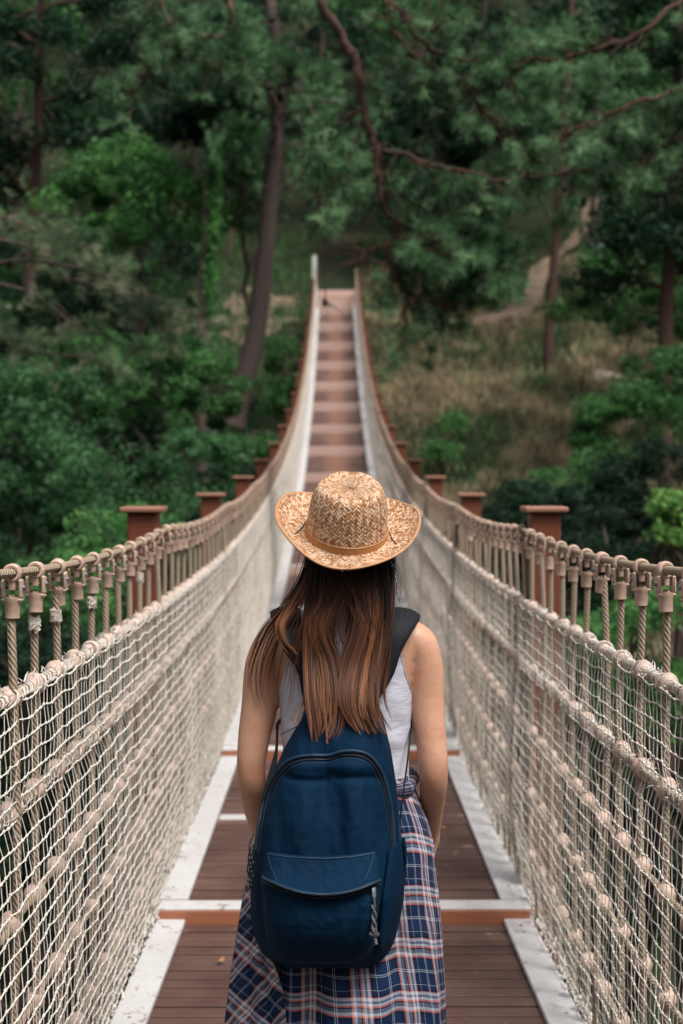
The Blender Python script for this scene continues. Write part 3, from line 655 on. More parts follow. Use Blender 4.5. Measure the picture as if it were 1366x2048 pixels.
def bush(label, blobs_px, leaf, nleaf, size, cs=0.55, name='bush', r0=0.08, cat_='bush', asp=0.5, up=0.5):
    """blobs_px: (px, py, D, rx, ry, rz) with px, py the centre of a crown part"""
    bl_ = [(P(a, b, d), (rx, ry, rz)) for a, b, d, rx, ry, rz in blobs_px]; c = np.mean([b[0] for b in bl_], 0); base = np.array([c[0], c[1], ground_z(c[0], c[1])])
    return broadleaf(name, label, cat_, base, c, bl_, leaf, nleaf, size, max(r0, 0.02 * (c[2] - base[2])), cs=cs, asp=asp, up=up)
TREE = dict(name='broadleaf_tree', cat_='tree')
bush('bright green leafy tree left of the ivy clad trunk', [(215, 420, 42, 2.0, 1.6, 1.4), (330, 440, 41, 1.6, 1.4, 1.5), (260, 350, 43, 1.5, 1.4, 0.9)], 'leaf_bright', 15000, 0.16, 0.55, **TREE)  # stands out by its brighter leaf colour
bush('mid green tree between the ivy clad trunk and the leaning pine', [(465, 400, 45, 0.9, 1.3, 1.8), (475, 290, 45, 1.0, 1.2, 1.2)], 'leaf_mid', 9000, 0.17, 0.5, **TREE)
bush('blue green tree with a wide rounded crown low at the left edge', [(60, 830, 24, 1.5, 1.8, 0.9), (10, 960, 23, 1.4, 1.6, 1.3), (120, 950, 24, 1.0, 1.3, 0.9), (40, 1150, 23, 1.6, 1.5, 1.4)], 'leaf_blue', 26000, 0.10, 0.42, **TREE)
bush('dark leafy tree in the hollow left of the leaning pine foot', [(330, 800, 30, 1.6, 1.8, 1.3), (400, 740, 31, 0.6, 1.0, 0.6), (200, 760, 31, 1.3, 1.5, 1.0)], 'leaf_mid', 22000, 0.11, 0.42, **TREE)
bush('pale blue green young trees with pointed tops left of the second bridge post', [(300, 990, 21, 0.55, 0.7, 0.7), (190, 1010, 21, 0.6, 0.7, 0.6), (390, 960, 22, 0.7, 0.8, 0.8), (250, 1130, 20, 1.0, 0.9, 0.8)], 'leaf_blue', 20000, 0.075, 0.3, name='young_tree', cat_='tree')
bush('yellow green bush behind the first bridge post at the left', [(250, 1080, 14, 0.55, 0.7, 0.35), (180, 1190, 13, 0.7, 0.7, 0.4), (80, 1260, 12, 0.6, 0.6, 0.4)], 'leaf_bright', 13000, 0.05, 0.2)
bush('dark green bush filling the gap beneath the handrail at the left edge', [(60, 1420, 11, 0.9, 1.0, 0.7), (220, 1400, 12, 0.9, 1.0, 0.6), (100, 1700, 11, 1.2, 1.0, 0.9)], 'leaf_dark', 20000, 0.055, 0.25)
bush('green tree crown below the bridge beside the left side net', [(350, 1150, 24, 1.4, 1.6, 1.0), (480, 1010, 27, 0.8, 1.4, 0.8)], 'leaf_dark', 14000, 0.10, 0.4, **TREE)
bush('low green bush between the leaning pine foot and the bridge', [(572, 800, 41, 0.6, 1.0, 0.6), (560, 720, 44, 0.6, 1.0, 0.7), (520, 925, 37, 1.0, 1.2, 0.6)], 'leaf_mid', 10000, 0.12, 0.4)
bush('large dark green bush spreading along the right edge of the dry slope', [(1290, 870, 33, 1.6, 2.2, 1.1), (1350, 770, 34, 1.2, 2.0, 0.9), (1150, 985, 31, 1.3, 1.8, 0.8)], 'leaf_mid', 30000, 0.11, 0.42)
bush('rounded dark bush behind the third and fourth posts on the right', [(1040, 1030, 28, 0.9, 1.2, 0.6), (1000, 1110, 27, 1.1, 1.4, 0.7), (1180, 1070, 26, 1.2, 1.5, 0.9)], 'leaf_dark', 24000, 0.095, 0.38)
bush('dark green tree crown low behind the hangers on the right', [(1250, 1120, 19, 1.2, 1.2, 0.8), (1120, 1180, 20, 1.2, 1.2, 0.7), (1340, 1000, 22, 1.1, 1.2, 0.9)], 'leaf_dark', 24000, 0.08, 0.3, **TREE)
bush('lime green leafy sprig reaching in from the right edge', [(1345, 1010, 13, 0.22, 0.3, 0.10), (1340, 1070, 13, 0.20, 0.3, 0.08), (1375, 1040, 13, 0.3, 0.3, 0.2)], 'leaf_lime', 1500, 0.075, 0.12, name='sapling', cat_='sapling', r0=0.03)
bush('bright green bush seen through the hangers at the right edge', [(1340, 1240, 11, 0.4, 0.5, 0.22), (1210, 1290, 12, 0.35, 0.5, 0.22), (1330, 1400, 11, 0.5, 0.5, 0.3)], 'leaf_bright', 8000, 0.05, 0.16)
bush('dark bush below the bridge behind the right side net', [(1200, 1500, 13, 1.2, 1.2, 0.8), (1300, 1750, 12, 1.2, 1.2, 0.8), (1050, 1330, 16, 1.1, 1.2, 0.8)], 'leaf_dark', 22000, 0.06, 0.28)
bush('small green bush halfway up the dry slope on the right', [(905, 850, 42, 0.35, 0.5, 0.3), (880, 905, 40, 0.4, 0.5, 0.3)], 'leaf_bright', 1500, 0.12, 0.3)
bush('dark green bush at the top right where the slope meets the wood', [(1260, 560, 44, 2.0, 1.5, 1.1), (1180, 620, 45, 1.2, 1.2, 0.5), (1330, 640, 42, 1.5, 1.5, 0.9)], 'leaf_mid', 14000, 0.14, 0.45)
bush('dark evergreen tree above the footpath in the right half', [(900, 420, 58, 3.0, 2.5, 1.6), (1000, 330, 60, 3.0, 2.5, 2.5), (830, 300, 60, 3.0, 2.5, 2.5)], 'leaf_dark', 26000, 0.2, 0.7, **TREE)  # dark green leaf colour throughout the crown
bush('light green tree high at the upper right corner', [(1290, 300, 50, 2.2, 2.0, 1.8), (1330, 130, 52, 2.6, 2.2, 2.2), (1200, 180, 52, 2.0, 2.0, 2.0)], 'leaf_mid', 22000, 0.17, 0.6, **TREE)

# young pine whose boughs come in at the left
py_ = tag(empty('pine_tree', G(-260, 700, 16)), 'young pine with pale twiggy boughs reaching in from the left edge', 'tree')
mb = MB(); tk = limb(G(-260, 700, 16) - (0, 0, 0.3), P(-280, 200, 16), 16, 0.3); tubes(mb, tk, np.linspace(0.15, 0.04, 16), 9)
LB = [cat(PP(q), 16) for q in ([(-260, 560, 16), (-80, 560, 15.5), (60, 585, 15.2), (150, 650, 15), (260, 690, 14.8)], [(-260, 500, 16), (-60, 530, 16), (60, 520, 15.8), (180, 545, 15.5), (320, 600, 15.4), (400, 640, 15.3)],
      [(-260, 640, 16), (-90, 660, 16), (60, 700, 16), (190, 720, 16)], [(-260, 460, 16), (-60, 470, 16.4), (90, 500, 16.4), (240, 540, 16.2)], [(150, 560, 15.5), (260, 600, 15), (350, 680, 15)], [(-260, 500, 16), (-60, 430, 16), (20, 440, 15.6), (110, 480, 15.4)])]
tw = []
for l in LB:
    tubes(mb, l, np.linspace(0.03, 0.009, 16), 6); tw += twigs(l, 26, 0.5, 0.0, 0.7, 0.3)
for a, c in tw: tubes(mb, limb(a, c, 5, 0.6), np.linspace(0.008, 0.003, 5), 4)
mb.build('trunk', M['bark'], py_); s_ = np.array([a for a, c in tw]); e = np.array([c for a, c in tw]); n = 760; k = rng.integers(0, len(e), n)
mb = MB(); pine_foliage(mb, s_[k] + (e - s_)[k] * rng.uniform(0.4, 1.1, n)[:, None] + rng.normal(0, 0.04, (n, 3)), (e - s_)[k] + rng.normal(0, 0.25, (n, 3)), 40, 0.10, 0.0016); mb.build('foliage', M['needle_pale'], py_, smooth=False)

# great pine overhanging the bridge from the right: its trunk stands outside the picture
gp = tag(empty('pine_tree', G(1800, 900, 15)), 'big pine whose dark crooked branches hang down across the top of the picture', 'tree')
mb = MB(); base = G(1800, 900, 15); crook = P(1750, -700, 15); tk = limb(base - (0, 0, 0.5), crook, 24, 0.2); tubes(mb, tk, np.linspace(0.34, 0.14, 24), 12)
BR = []; 
def br(pts, r0, r1, n=30, tws=20, L=0.55, dr=0.2, t0=0.1):
    l = cat(PP(pts), n); l[1:-1] += rng.normal(0, 0.012, (n - 2, 3)); tubes(mb, l, np.linspace(r0, r1, n), 8); BR.append((l, tws, L, dr, t0)); return l
br([(1750, -650, 15), (1300, -420, 14.5), (900, -260, 14), (660, -120, 13.5), (640, -20, 13), (668, 50, 13), (705, 110, 13), (722, 180, 13), (730, 240, 13), (752, 290, 13), (764, 340, 13), (762, 400, 13), (798, 452, 13), (778, 490, 13), (784, 540, 13), (815, 590, 13), (810, 640, 13)], 0.055, 0.016, 70, 60, 0.5, 0.25, 0.35)
br([(756, 303, 13), (810, 312, 12.9), (870, 332, 12.8), (940, 348, 12.7), (1020, 357, 12.7), (1080, 352, 12.6), (1160, 338, 12.6)], 0.024, 0.009, 26, 30, 0.45, 0.3)
br([(1700, -500, 15), (1250, -260, 14), (960, -120, 13.4), (770, -30, 13), (810, 25, 13), (862, 60, 13), (880, 50, 13)], 0.03, 0.010, 34, 16, 0.5, 0.2, 0.5)
br([(800, 15, 13), (826, 60, 13), (868, 104, 13), (930, 118, 13), (990, 124, 13)], 0.026, 0.008, 20, 22, 0.5, 0.25)
br([(780, 60, 13.2), (830, 112, 13.2), (880, 145, 13.2), (930, 176, 13.1), (960, 215, 13), (1000, 262, 13), (1060, 310, 13), (1120, 350, 13), (1150, 400, 13)], 0.026, 0.008, 34, 44, 0.5, 0.3)
br([(1650, -350, 15), (1420, -60, 13.5), (1310, 40, 13), (1230, 90, 13), (1110, 118, 13), (1050, 120, 13), (1010, 170, 13), (935, 178, 13)], 0.026, 0.009, 34, 46, 0.55, 0.15)
br([(1600, -200, 14.5), (1420, 130, 13.4), (1310, 190, 13), (1210, 230, 13), (1150, 262, 13), (1090, 275, 13)], 0.024, 0.008, 28, 46, 0.55, 0.15)
br([(1440, 200, 13.4), (1360, 260, 13), (1290, 320, 13), (1220, 350, 13)], 0.02, 0.008, 18, 30, 0.45, 0.2)
br([(735, 215, 13), (700, 232, 13), (665, 258, 13), (640, 278, 13), (608, 300, 13)], 0.020, 0.006, 18, 18, 0.4, 0.2)
br([(790, 500, 13), (830, 540, 13), (880, 555, 13), (930, 540, 13), (990, 560, 13)], 0.014, 0.006, 18, 34, 0.4, 0.1)
br([(790, 470, 12.9), (860, 500, 12.8), (930, 520, 12.8), (1010, 560, 12.8)], 0.012, 0.005, 16, 34, 0.35, 0.2)
br([(800, 580, 13), (860, 600, 12.9), (930, 610, 12.8)], 0.010, 0.005, 12, 20, 0.3, 0.2)
br([(782, 530, 13), (740, 515, 13), (700, 480, 13)], 0.012, 0.005, 12, 12, 0.3, 0.2)
br([(1500, -600, 15), (900, -350, 14.5), (520, -160, 14), (440, -60, 13.6), (460, 10, 13.4), (464, 60, 13.4), (480, 110, 13.3), (510, 160, 13.3), (535, 180, 13.3)], 0.05, 0.014, 40, 26, 0.45, 0.2, 0.45)
br([(466, 62, 13.4), (425, 76, 13.3), (380, 68, 13.3), (345, 92, 13.2), (305, 112, 13.2), (292, 150, 13.2), (272, 190, 13.2), (264, 225, 13.2)], 0.022, 0.008, 30, 26, 0.4, 0.2)
br([(330, -90, 13.6), (322, -10, 13.4), (345, 50, 13.3), (385, 95, 13.3), (420, 125, 13.3), (460, 145, 13.3)], 0.022, 0.008, 24, 20, 0.4, 0.2)
br([(520, -160, 14), (400, -150, 13.8), (330, -90, 13.6)], 0.03, 0.022, 12, 3, 0.3, 0.2)
br([(324, 0, 13.4), (327, 50, 13.4), (329, 95, 13.3)], 0.012, 0.008, 10, 6, 0.3, 0.2)
br([(640, 400, 13), (648, 470, 13), (650, 530, 13), (648, 600, 13)], 0.016, 0.006, 16, 8, 0.2, 0.4)
br([(735, 215, 13), (690, 330, 13), (655, 370, 13), (640, 400, 13)], 0.012, 0.014, 14, 14, 0.35, 0.3)
br([(762, 380, 13), (850, 420, 13), (930, 470, 13), (1000, 500, 13)], 0.014, 0.006, 18, 30, 0.4, 0.2)
tw = []; 
for l, c, L, dr, t0 in BR: tw += twigs(l, c, L, dr, 0.7, t0)
t2 = []
for a, c in tw:
    l = limb(a, c, 6, 0.7, -0.04); tubes(mb, l, np.linspace(0.008, 0.0035, 6), 4); t2 += twigs(l, 3, 0.22, 0.1, 0.6, 0.3)
for a, c in t2: tubes(mb, limb(a, c, 4, 0.5), np.linspace(0.004, 0.002, 4), 3)
mb.build('trunk', M['barkred'], gp)
al = tw + t2; s_ = np.array([a for a, c in al]); e = np.array([c for a, c in al]); n = 3500; k = rng.integers(0, len(e), n); pos = s_[k] + (e - s_)[k] * rng.uniform(0.5, 1.1, n)[:, None]
# keep the view down the bridge axis as open as in the photograph
pxx = 671 + pos[:, 0] / pos[:, 1] * FPX; pyy = 921 - pos[:, 2] / pos[:, 1] * FPX
keep = ~((pxx > 610) & (pxx < 735) & (pyy > 480)) & ~((pxx > 470) & (pxx < 610) & (pyy > 210)) & ~((pxx > 515) & (pxx < 590) & (pyy > 120))
for bi in (0, 1, 2, 4, 5, 6, 11, 12):
    l = BR[bi][0]
    for q0 in range(0, len(pos), 500):
        dd = (pos[q0:q0 + 500, None, [0, 2]] - l[None, :, [0, 2]]); j_ = np.argmin((dd ** 2).sum(-1), 1); near_ = np.sqrt((dd ** 2).sum(-1).min(1)) < 0.085; keep[q0:q0 + 500] &= ~(near_ & (pos[q0:q0 + 500, 1] < l[j_, 1] + 0.03)); 
mb = MB(); pine_foliage(mb, pos[keep], (e - s_)[k][keep] + rng.normal(0, 0.12, (keep.sum(), 3)), 34, 0.125, 0.0021); mb.build('foliage', M['needle'], gp, smooth=False)
cv = MB(); ell(cv, (0, 0, 0), (0.028, 0.028, 0.042), 14, 12, lambda v: v * (1 + 0.16 * np.sin(v[:, 2:3] * 22 + 6 * np.arctan2(v[:, 1:2], v[:, 0:1]))))
cm_ = cv.build('cone', M['cone']); cmesh = cm_.data; bpy.data.objects.remove(cm_)
for (a, b_) in ((997, 340), (1130, 378), (1167, 405), (675, 400), (650, 605), (545, 38), (538, 175), (512, 190)):
    o = bpy.data.objects.new('cone', cmesh); COLL.objects.link(o); o.parent = gp; o.location = Vector(P(a, b_, 12.95)) - gp.location; o.rotation_euler = (rng.uniform(-1, 1), rng.uniform(-1, 1), 0)

# small blue and white notice on the hillside path
sg = tag(empty('path_sign', G(1194, 540, 58)), 'small pale blue notice board on a short post beside the hillside footpath', 'sign')
z0 = P(1194, 500, 58); mb = MB(); box(mb, z0 + (-0.03, 0.0, -1.6), z0 + (0.03, 0.06, 0.1)); mb.build('post', M['bark'], sg, smooth=False)
mb = MB(); box(mb, z0 + (-0.24, -0.03, -0.26), z0 + (0.24, -0.002, 0.26), bev=0.01); mb.build('board', m_simple('pale_blue_board', (0.30, 0.42, 0.52), 0.5), sg, smooth=False)

# ================================================================ STUFF: THE FAR WOOD, GRASS, UNDERGROWTH
mbd = MB(); mbm = MB()
spots = []
for _ in range(1500):
    x = rng.uniform(-40, 42); y = rng.uniform(57, 100)
    if abs(x) > 0.30 * y + 5: continue
    if abs(x) < 3.0 and y < 64: continue
    if 3.5 < x < 15 and y < 70 and abs(y - (47 + 1.75 * x)) < 4.5: continue
    if -8.5 < x < -2.0 and y < 62: continue
    if any((x - a) ** 2 + (y - b) ** 2 < (2.9 + 0.02 * y) ** 2 for a, b in spots): continue
    spots.append((x, y))
TRK = MB()
for (x, y) in spots:
    g = float(ground_z(x, y)); h = rng.uniform(4, 9); r = rng.uniform(2.0, 3.4); dark = rng.random() < 0.62
    c = np.array([x, y, g + h]); a, cc = crown_pts(c, (r, r, r * rng.uniform(0.9, 1.6)), 26, 2600, 0.95)
    leaves(mbd if dark else mbm, a, 0.30); tubes(TRK, limb((x, y, g - 0.3), c, 8, 0.4), np.linspace(rng.uniform(0.12, 0.22), 0.06, 8), 6)
for (sx, x0, x1, y0, y1, m) in ((-1, -16, -5.5, 30, 58, 40), (1, 11.5, 20, 40, 60, 20), (-1, -13, -4, 12, 30, 22), (1, 6.5, 13, 12, 30, 18), (0, -4, 4, 2, 26, 20)):
    for _ in range(m):
        x = rng.uniform(x0, x1); y = rng.uniform(y0, y1); g = float(ground_z(x, y)); r = rng.uniform(0.9, 1.9); h = rng.uniform(0.8, 3.0) if sx else 0.8
        if sx == 0: r *= 0.8
        elif abs(x) > 0.25 * y + 4: continue
        a, cc = crown_pts((x, y, g + h), (r, r, r), 18, 2200, 0.5); leaves(mbd if rng.random() < 0.6 else mbm, a, 0.17)
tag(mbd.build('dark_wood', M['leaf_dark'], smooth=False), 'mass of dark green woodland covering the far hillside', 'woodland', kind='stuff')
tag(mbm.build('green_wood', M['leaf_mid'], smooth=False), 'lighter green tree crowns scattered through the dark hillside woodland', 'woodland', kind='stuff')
tag(TRK.build('wood_trunks', M['bark']), 'bare trunks standing among the hillside woodland', 'woodland', kind='stuff')
def blades(name, mat, label, n, region, h, wd, dens=None):
    x = rng.uniform(region[0], region[1], n); y = rng.uniform(region[2], region[3], n); keep = dens(x, y) > rng.random(n); x, y = x[keep], y[keep]; n = len(x)
    cx = 0.25 * fbm(x, y, 3.0, 4); x = x + cx; z = ground_z(x, y); a = rng.uniform(0, 6.28, n); b = np.stack([x, y, z - 0.03], 1); hh = h * rng.uniform(0.5, 1.3, n)
    s = np.stack([np.cos(a), np.sin(a), 0 * a], 1) * wd; ln = rng.normal(0, 0.35, (n, 3)); ln[:, 2] = 1; t = b + ln * hh[:, None]
    v = np.stack([b - s, b + s, t + s * 0.3, t - s * 0.3], 1); mb = MB(); mb.add(v.reshape(-1, 3), np.arange(4 * n).reshape(n, 4))
    tag(mb.build(name, mat, smooth=False), label, 'grass', kind='stuff')
offp = lambda x, y: np.min((x[:, None] - pc[None, ::3, 0]) ** 2 + (y[:, None] - pc[None, ::3, 1]) ** 2, 1) > 0.8
dry = lambda x, y: np.clip(0.85 + 1.2 * fbm(x, y, 0.8, 21), 0.06, 1) * (np.abs(x) > 1.0) * offp(x, y)
grn = lambda x, y: np.clip(0.54 - 1.2 * fbm(x, y, 0.8, 21) + 0.5 * (y > 48), 0.05, 1) * (np.abs(x) > 1.0) * offp(x, y)
blades('dry_grass', M['grassdry'], 'dry straw coloured grass and scrub on the slope right of the bridge', 80000, (1, 14, 30, 60), 0.34, 0.022, dry)
blades('green_grass', M['grass'], 'green grass and weeds between the dry tufts of the slope', 60000, (-14, 15, 28, 66), 0.40, 0.024, grn)
for (a, b_, D, sc, lab) in ((430, 805, 40, 0.55, 'pale broken rock beside the foot of the leaning pine'), (1205, 745, 47, 0.5, 'pale rock high on the dry slope near the big right bush'), (1150, 780, 45, 0.42, 'pale rock in the middle of the dry slope'), (1030, 905, 39, 0.42, 'pale rock low on the dry slope above the posts'), (585, 615, 50, 0.45, 'tan rock at the edge of the worn bank by the landing'), (950, 1000, 35, 0.35, 'grey rock at the foot of the dry slope behind the right handrail')):
    c = P(a, b_, D); c[2] = ground_z(c[0], c[1]) + 0.02; mb = MB(); ell(mb, c, (sc, sc * 0.8, sc * 0.5), 18, 12, lambda v: v * (1 + 0.28 * fbm(v[:, 0] * 2 + a, v[:, 1] * 2 + v[:, 2] * 3, 1.5, 3))[:, None])
    tag(mb.build('rock', M['rock'], smooth=False, loc=c), lab, 'rock')
# ================================================================ THE WALKER
def px2m(d, D): return d * D / FPX
def m_skin():
    b = NB('tanned_skin'); n = b.noise(9, 4); n2 = b.noise(420, 2)
    c = b.mix(n, (0.53, 0.27, 0.17), (0.66, 0.385, 0.265)); c = b.mix(b.ramp(b.noise(34, 5, 0.7), [(0.48, (0, 0, 0)), (0.75, (0.55, 0.55, 0.55))]), c, (0.50, 0.20, 0.125)); c = b.mix(b.ramp(b.noise(260, 2, 0.5), [(0.70, (0, 0, 0)), (0.76, (0.5, 0.5, 0.5))]), c, (0.30, 0.13, 0.07))
    zc = b.n('ShaderNodeSeparateXYZ', {0: b.n('ShaderNodeTexCoord').outputs['Object']}).outputs[2]; el = b.math('ABSOLUTE', b.math('SUBTRACT', zc, -0.665)); c = b.mix(b.ramp(el, [(0.0, (0.55, 0.55, 0.55)), (0.035, (0, 0, 0))]), c, (0.46, 0.19, 0.12))
    p = b.pbr(c, 0.48, b.bump(b.math('ADD', n2, b.math('MULTIPLY', b.noise(70, 4), 2.0)), 0.25, 0.0010), 0.45); p.inputs['Subsurface Weight'].default_value = 0.12; p.inputs['Subsurface Radius'].default_value = (0.012, 0.005, 0.003); p.inputs['Subsurface Scale'].default_value = 0.6; return b.m
M['skin'] = m_skin()
M['black'] = m_simple('black_webbing', (0.011, 0.012, 0.016), 0.7, 0.3, 300, 0.25, 0.0006, 0.2)
M['blackpants'] = m_simple('black_trousers', (0.010, 0.010, 0.012), 0.8, 0.3, 60, 0.3, 0.001, 0.2)
def m_tank():
    b = NB('pale_lilac_grey_jersey'); uv = b.n('ShaderNodeSeparateXYZ', {0: b.n('ShaderNodeTexCoord').outputs['Object']})
    n = b.noise(7, 5, 0.6, stretch=(1, 1, 2.6)); n2 = b.noise(30, 3, stretch=(1, 1, 1.8)); rib = b.math('SINE', b.math('MULTIPLY', uv.outputs[0], 2400))
    h = b.math('ADD', b.math('MULTIPLY', n, 2.2), b.math('ADD', b.math('MULTIPLY', n2, 0.35), b.math('MULTIPLY', rib, 0.01)))
    b.pbr((0.56, 0.56, 0.64), 0.85, b.bump(h, 0.3, 0.010), 0.15); return b.m
M['tank'] = m_tank()
def m_navy():
    b = NB('navy_nylon'); n = b.noise(6, 4, 0.55, stretch=(2.6, 1, 0.8)); n2 = b.noise(900, 2); n3 = b.noise(40, 4, 0.6)
    c = b.mix(n, (0.0006, 0.0110, 0.031), (0.0012, 0.0210, 0.053))
    p = b.pbr(c, 0.78, b.bump(b.math('ADD', b.math('MULTIPLY', n, 1.7), b.math('ADD', b.math('MULTIPLY', n2, 0.05), b.math('MULTIPLY', n3, 0.10))), 0.6, 0.012), 0.10)
    p.inputs['Sheen Weight'].default_value = 0.0; p.inputs['Sheen Roughness'].default_value = 0.4; return b.m
M['navy'] = m_navy()
M['piping'] = m_simple('blue_piping', (0.0035, 0.024, 0.055), 0.6, 0.2, 200, 0.2, 0.0008, 0.4)
M['zip'] = m_simple('black_zip', (0.006, 0.009, 0.016), 0.6, 0.2, 400, 0.3, 0.0008, 0.4)
M['cord'] = m_rope('grey_paracord', (0.26, 0.27, 0.29), (0.10, 0.10, 0.11), 3, 160)
def m_plaid():
    b = NB('plaid_flannel'); uv = b.n('ShaderNodeSeparateXYZ', {0: b.uv()})
    nv, wh, co, dk, gy = (0.008, 0.022, 0.065), (0.50, 0.54, 0.60), (0.58, 0.16, 0.13), (0.005, 0.008, 0.02), (0.14, 0.17, 0.24)
    st = [(0, nv), (0.17, wh), (0.182, nv), (0.205, wh), (0.217, nv), (0.40, dk), (0.44, co), (0.475, wh), (0.53, gy), (0.60, dk), (0.625, co), (0.66, wh), (0.70, gy), (0.75, wh), (0.80, co), (0.815, dk), (0.86, nv), (0.93, wh), (0.94, nv)]
    def band(s, sc): return b.ramp(b.math('FRACT', b.math('MULTIPLY', s, sc)), st, 'CONSTANT')
    a = band(uv.outputs[0], 1 / 0.074); c = band(uv.outputs[1], 1 / 0.104)
    tw = b.math('MULTIPLY_ADD', b.math('SINE', b.math('MULTIPLY', b.math('ADD', uv.outputs[0], uv.outputs[1]), 2600)), 0.12, 0.5)
    col = b.mix(tw, a, c); n = b.noise(14, 4); n2 = b.noise(260, 2)
    b.pbr(col, 0.9, b.bump(b.math('ADD', n, b.math('MULTIPLY', n2, 0.08)), 0.8, 0.012), 0.15); return b.m
M['plaid'] = m_plaid()
def m_hair():
    b = NB('brown_hair'); a = b.n('ShaderNodeAttribute', attribute_name='Col'); p = b.pbr(a.outputs['Color'], 0.5, None, 0.26); p.inputs['Anisotropic'].default_value = 0.4; return b.m
M['hair'] = m_hair()
def m_straw():
    b = NB('woven_straw'); uv = b.n('ShaderNodeSeparateXYZ', {0: b.uv()}); K = 1 / 0.0060
    wob = b.math('MULTIPLY', b.math('SUBTRACT', b.noise(30, 2), 0.5), 0.9)
    u = b.math('ADD', b.math('MULTIPLY', uv.outputs[0], K), wob); v = b.math('ADD', b.math('MULTIPLY', uv.outputs[1], K), wob)
    p_ = b.math('MULTIPLY', b.math('ADD', u, v), 0.7071); q = b.math('MULTIPLY', b.math('SUBTRACT', u, v), 0.7071)
    i, j = b.math('FLOOR', p_), b.math('FLOOR', q); fp, fq = b.math('FRACT', p_), b.math('FRACT', q)
    over = b.math('LESS_THAN', b.math('FLOORED_MODULO', b.math('ADD', i, j), 4.0), 2.0)      # two-over two-under twill
    def prof(f): return b.math('POWER', b.math('MULTIPLY', b.math('MULTIPLY', f, b.math('SUBTRACT', 1.0, f)), 4.0), 0.45)
    h = b.math('ADD', b.math('MULTIPLY', over, prof(fq)), b.math('MULTIPLY', b.math('SUBTRACT', 1.0, over), prof(fp)))
    cv = b.n('ShaderNodeCombineXYZ', {0: b.math('MULTIPLY', b.math('ADD', i, over), b.math('ADD', 1.0, 0.0)), 1: b.math('MULTIPLY', j, 1.0), 2: over})
    wn = b.n('ShaderNodeTexWhiteNoise', {'Vector': cv.outputs[0]}, noise_dimensions='3D').outputs[0]
    c = b.ramp(wn, [(0.0, (0.30, 0.12, 0.045)), (0.25, (0.48, 0.24, 0.11)), (0.6, (0.68, 0.41, 0.24)), (1.0, (0.80, 0.58, 0.42))])
    gap = b.ramp(h, [(0.0, (0, 0, 0)), (0.42, (0.85, 0.85, 0.85)), (1.0, (1, 1, 1))]); c = b.mix(1.0, c, gap, 'MULTIPLY'); c = b.mix(b.ramp(h, [(0.18, (1, 1, 1)), (0.60, (0, 0, 0))]), c, (0.13, 0.05, 0.02))
    crown = b.math('GREATER_THAN', uv.outputs[1], 5.0)
    b.pbr(c, 0.5, b.bump(b.math('ADD', h, b.math('MULTIPLY', wn, 0.6)), 0.9, 0.0022), 0.45); return b.m
M['straw'] = m_straw()
M['band'] = m_simple('tan_hat_band', (0.50, 0.235, 0.085), 0.55, 0.1, 60, 0.3, 0.001, 0.4)
M['edge'] = m_simple('hat_edge_binding', (0.50, 0.26, 0.125), 0.55, 0.12, 60, 0.3, 0.001, 0.4)

FZ = float(zdeck(3.05)) - 0.008 + 0.0       # what she stands on
DB = 3.05
person = tag(empty('person', (P(690, 1500, DB)[0], DB, FZ)), 'person seen from behind in pale tank top with plaid shirt round the waist', 'person')
# ---- body, one continuous surface
rows = [(1130, 690, 50, .052, .01), (1180, 690, 47, .050, 0), (1208, 690, 54, .055, 0), (1224, 690, 80, .066, .0), (1238, 690, 112, .078, 0), (1262, 690, 140, .088, 0), (1300, 690, 140, .098, 0), (1345, 690, 132, .104, 0), (1390, 691, 127, .105, 0), (1450, 691, 124, .100, 0), (1500, 691, 121, .094, 0), (1550, 691, 122, .094, 0), (1600, 691, 136, .104, 0), (1660, 690, 150, .114, 0), (1740, 690, 156, .118, 0), (1800, 690, 154, .112, 0), (1850, 690, 140, .095, 0)]
_py = np.array([r[0] for r in rows], float); 
def torso(py):
    f = lambda i: np.interp(py, _py, [r[i] for r in rows]); 
    c = np.array([P(f(1), py, DB)]) if np.isscalar(py) else PP([(a, b_, DB) for a, b_ in zip(f(1), py)])
    return c, px2m(f(2), DB), f(3), DB + f(4)
def loft(mb, C, A, B, n=40, ex=2.3, close=True, uvu=None):
    th = np.linspace(0, 2 * np.pi, n + 1); cs, sn = np.cos(th), np.sin(th)
    X = np.sign(cs) * np.abs(cs) ** (2 / ex); Yv = np.sign(sn) * np.abs(sn) ** (2 / ex)
    v = np.stack([C[:, 0:1] + A[:, None] * X, C[:, 1:2] + B[:, None] * Yv, np.repeat(C[:, 2:3], n + 1, 1)], -1)
    mb.add(v.reshape(-1, 3), grid_faces(len(C), n + 1))
    if close: mb.add(v[0, :n], [list(range(n))]); mb.add(v[-1, :n][::-1], [list(range(n))])
    return v
body = MB(); pys = np.linspace(1130, 1850, 60); c, a, b_, yc = torso(pys); loft(body, c, a, b_)
HC = P(692, 1098, 3.05); HC[1] = 3.06
def head_fn(v):
    o = v.copy(); o[:, 0] *= 1 - 0.20 * np.clip(-v[:, 2], 0, 1) ** 1.5; o[:, 1] += 0.14 * np.clip(-v[:, 2], 0, 1) * (v[:, 1] > -0.2); o[:, 1] *= np.where(v[:, 1] < 0, 1.0, 0.96); return o
ell(body, HC, (0.074, 0.092, 0.108), 36, 24, head_fn)
ell(body, HC + (0, 0.104, -0.018), (0.011, 0.016, 0.020), 12, 8); ell(body, HC + (0, 0.098, -0.052), (0.022, 0.012, 0.007), 12, 8); ell(body, HC + (0, 0.098, -0.062), (0.018, 0.011, 0.006), 12, 8); ell(body, HC + (0, 0.088, -0.088), (0.022, 0.016, 0.014), 12, 8)
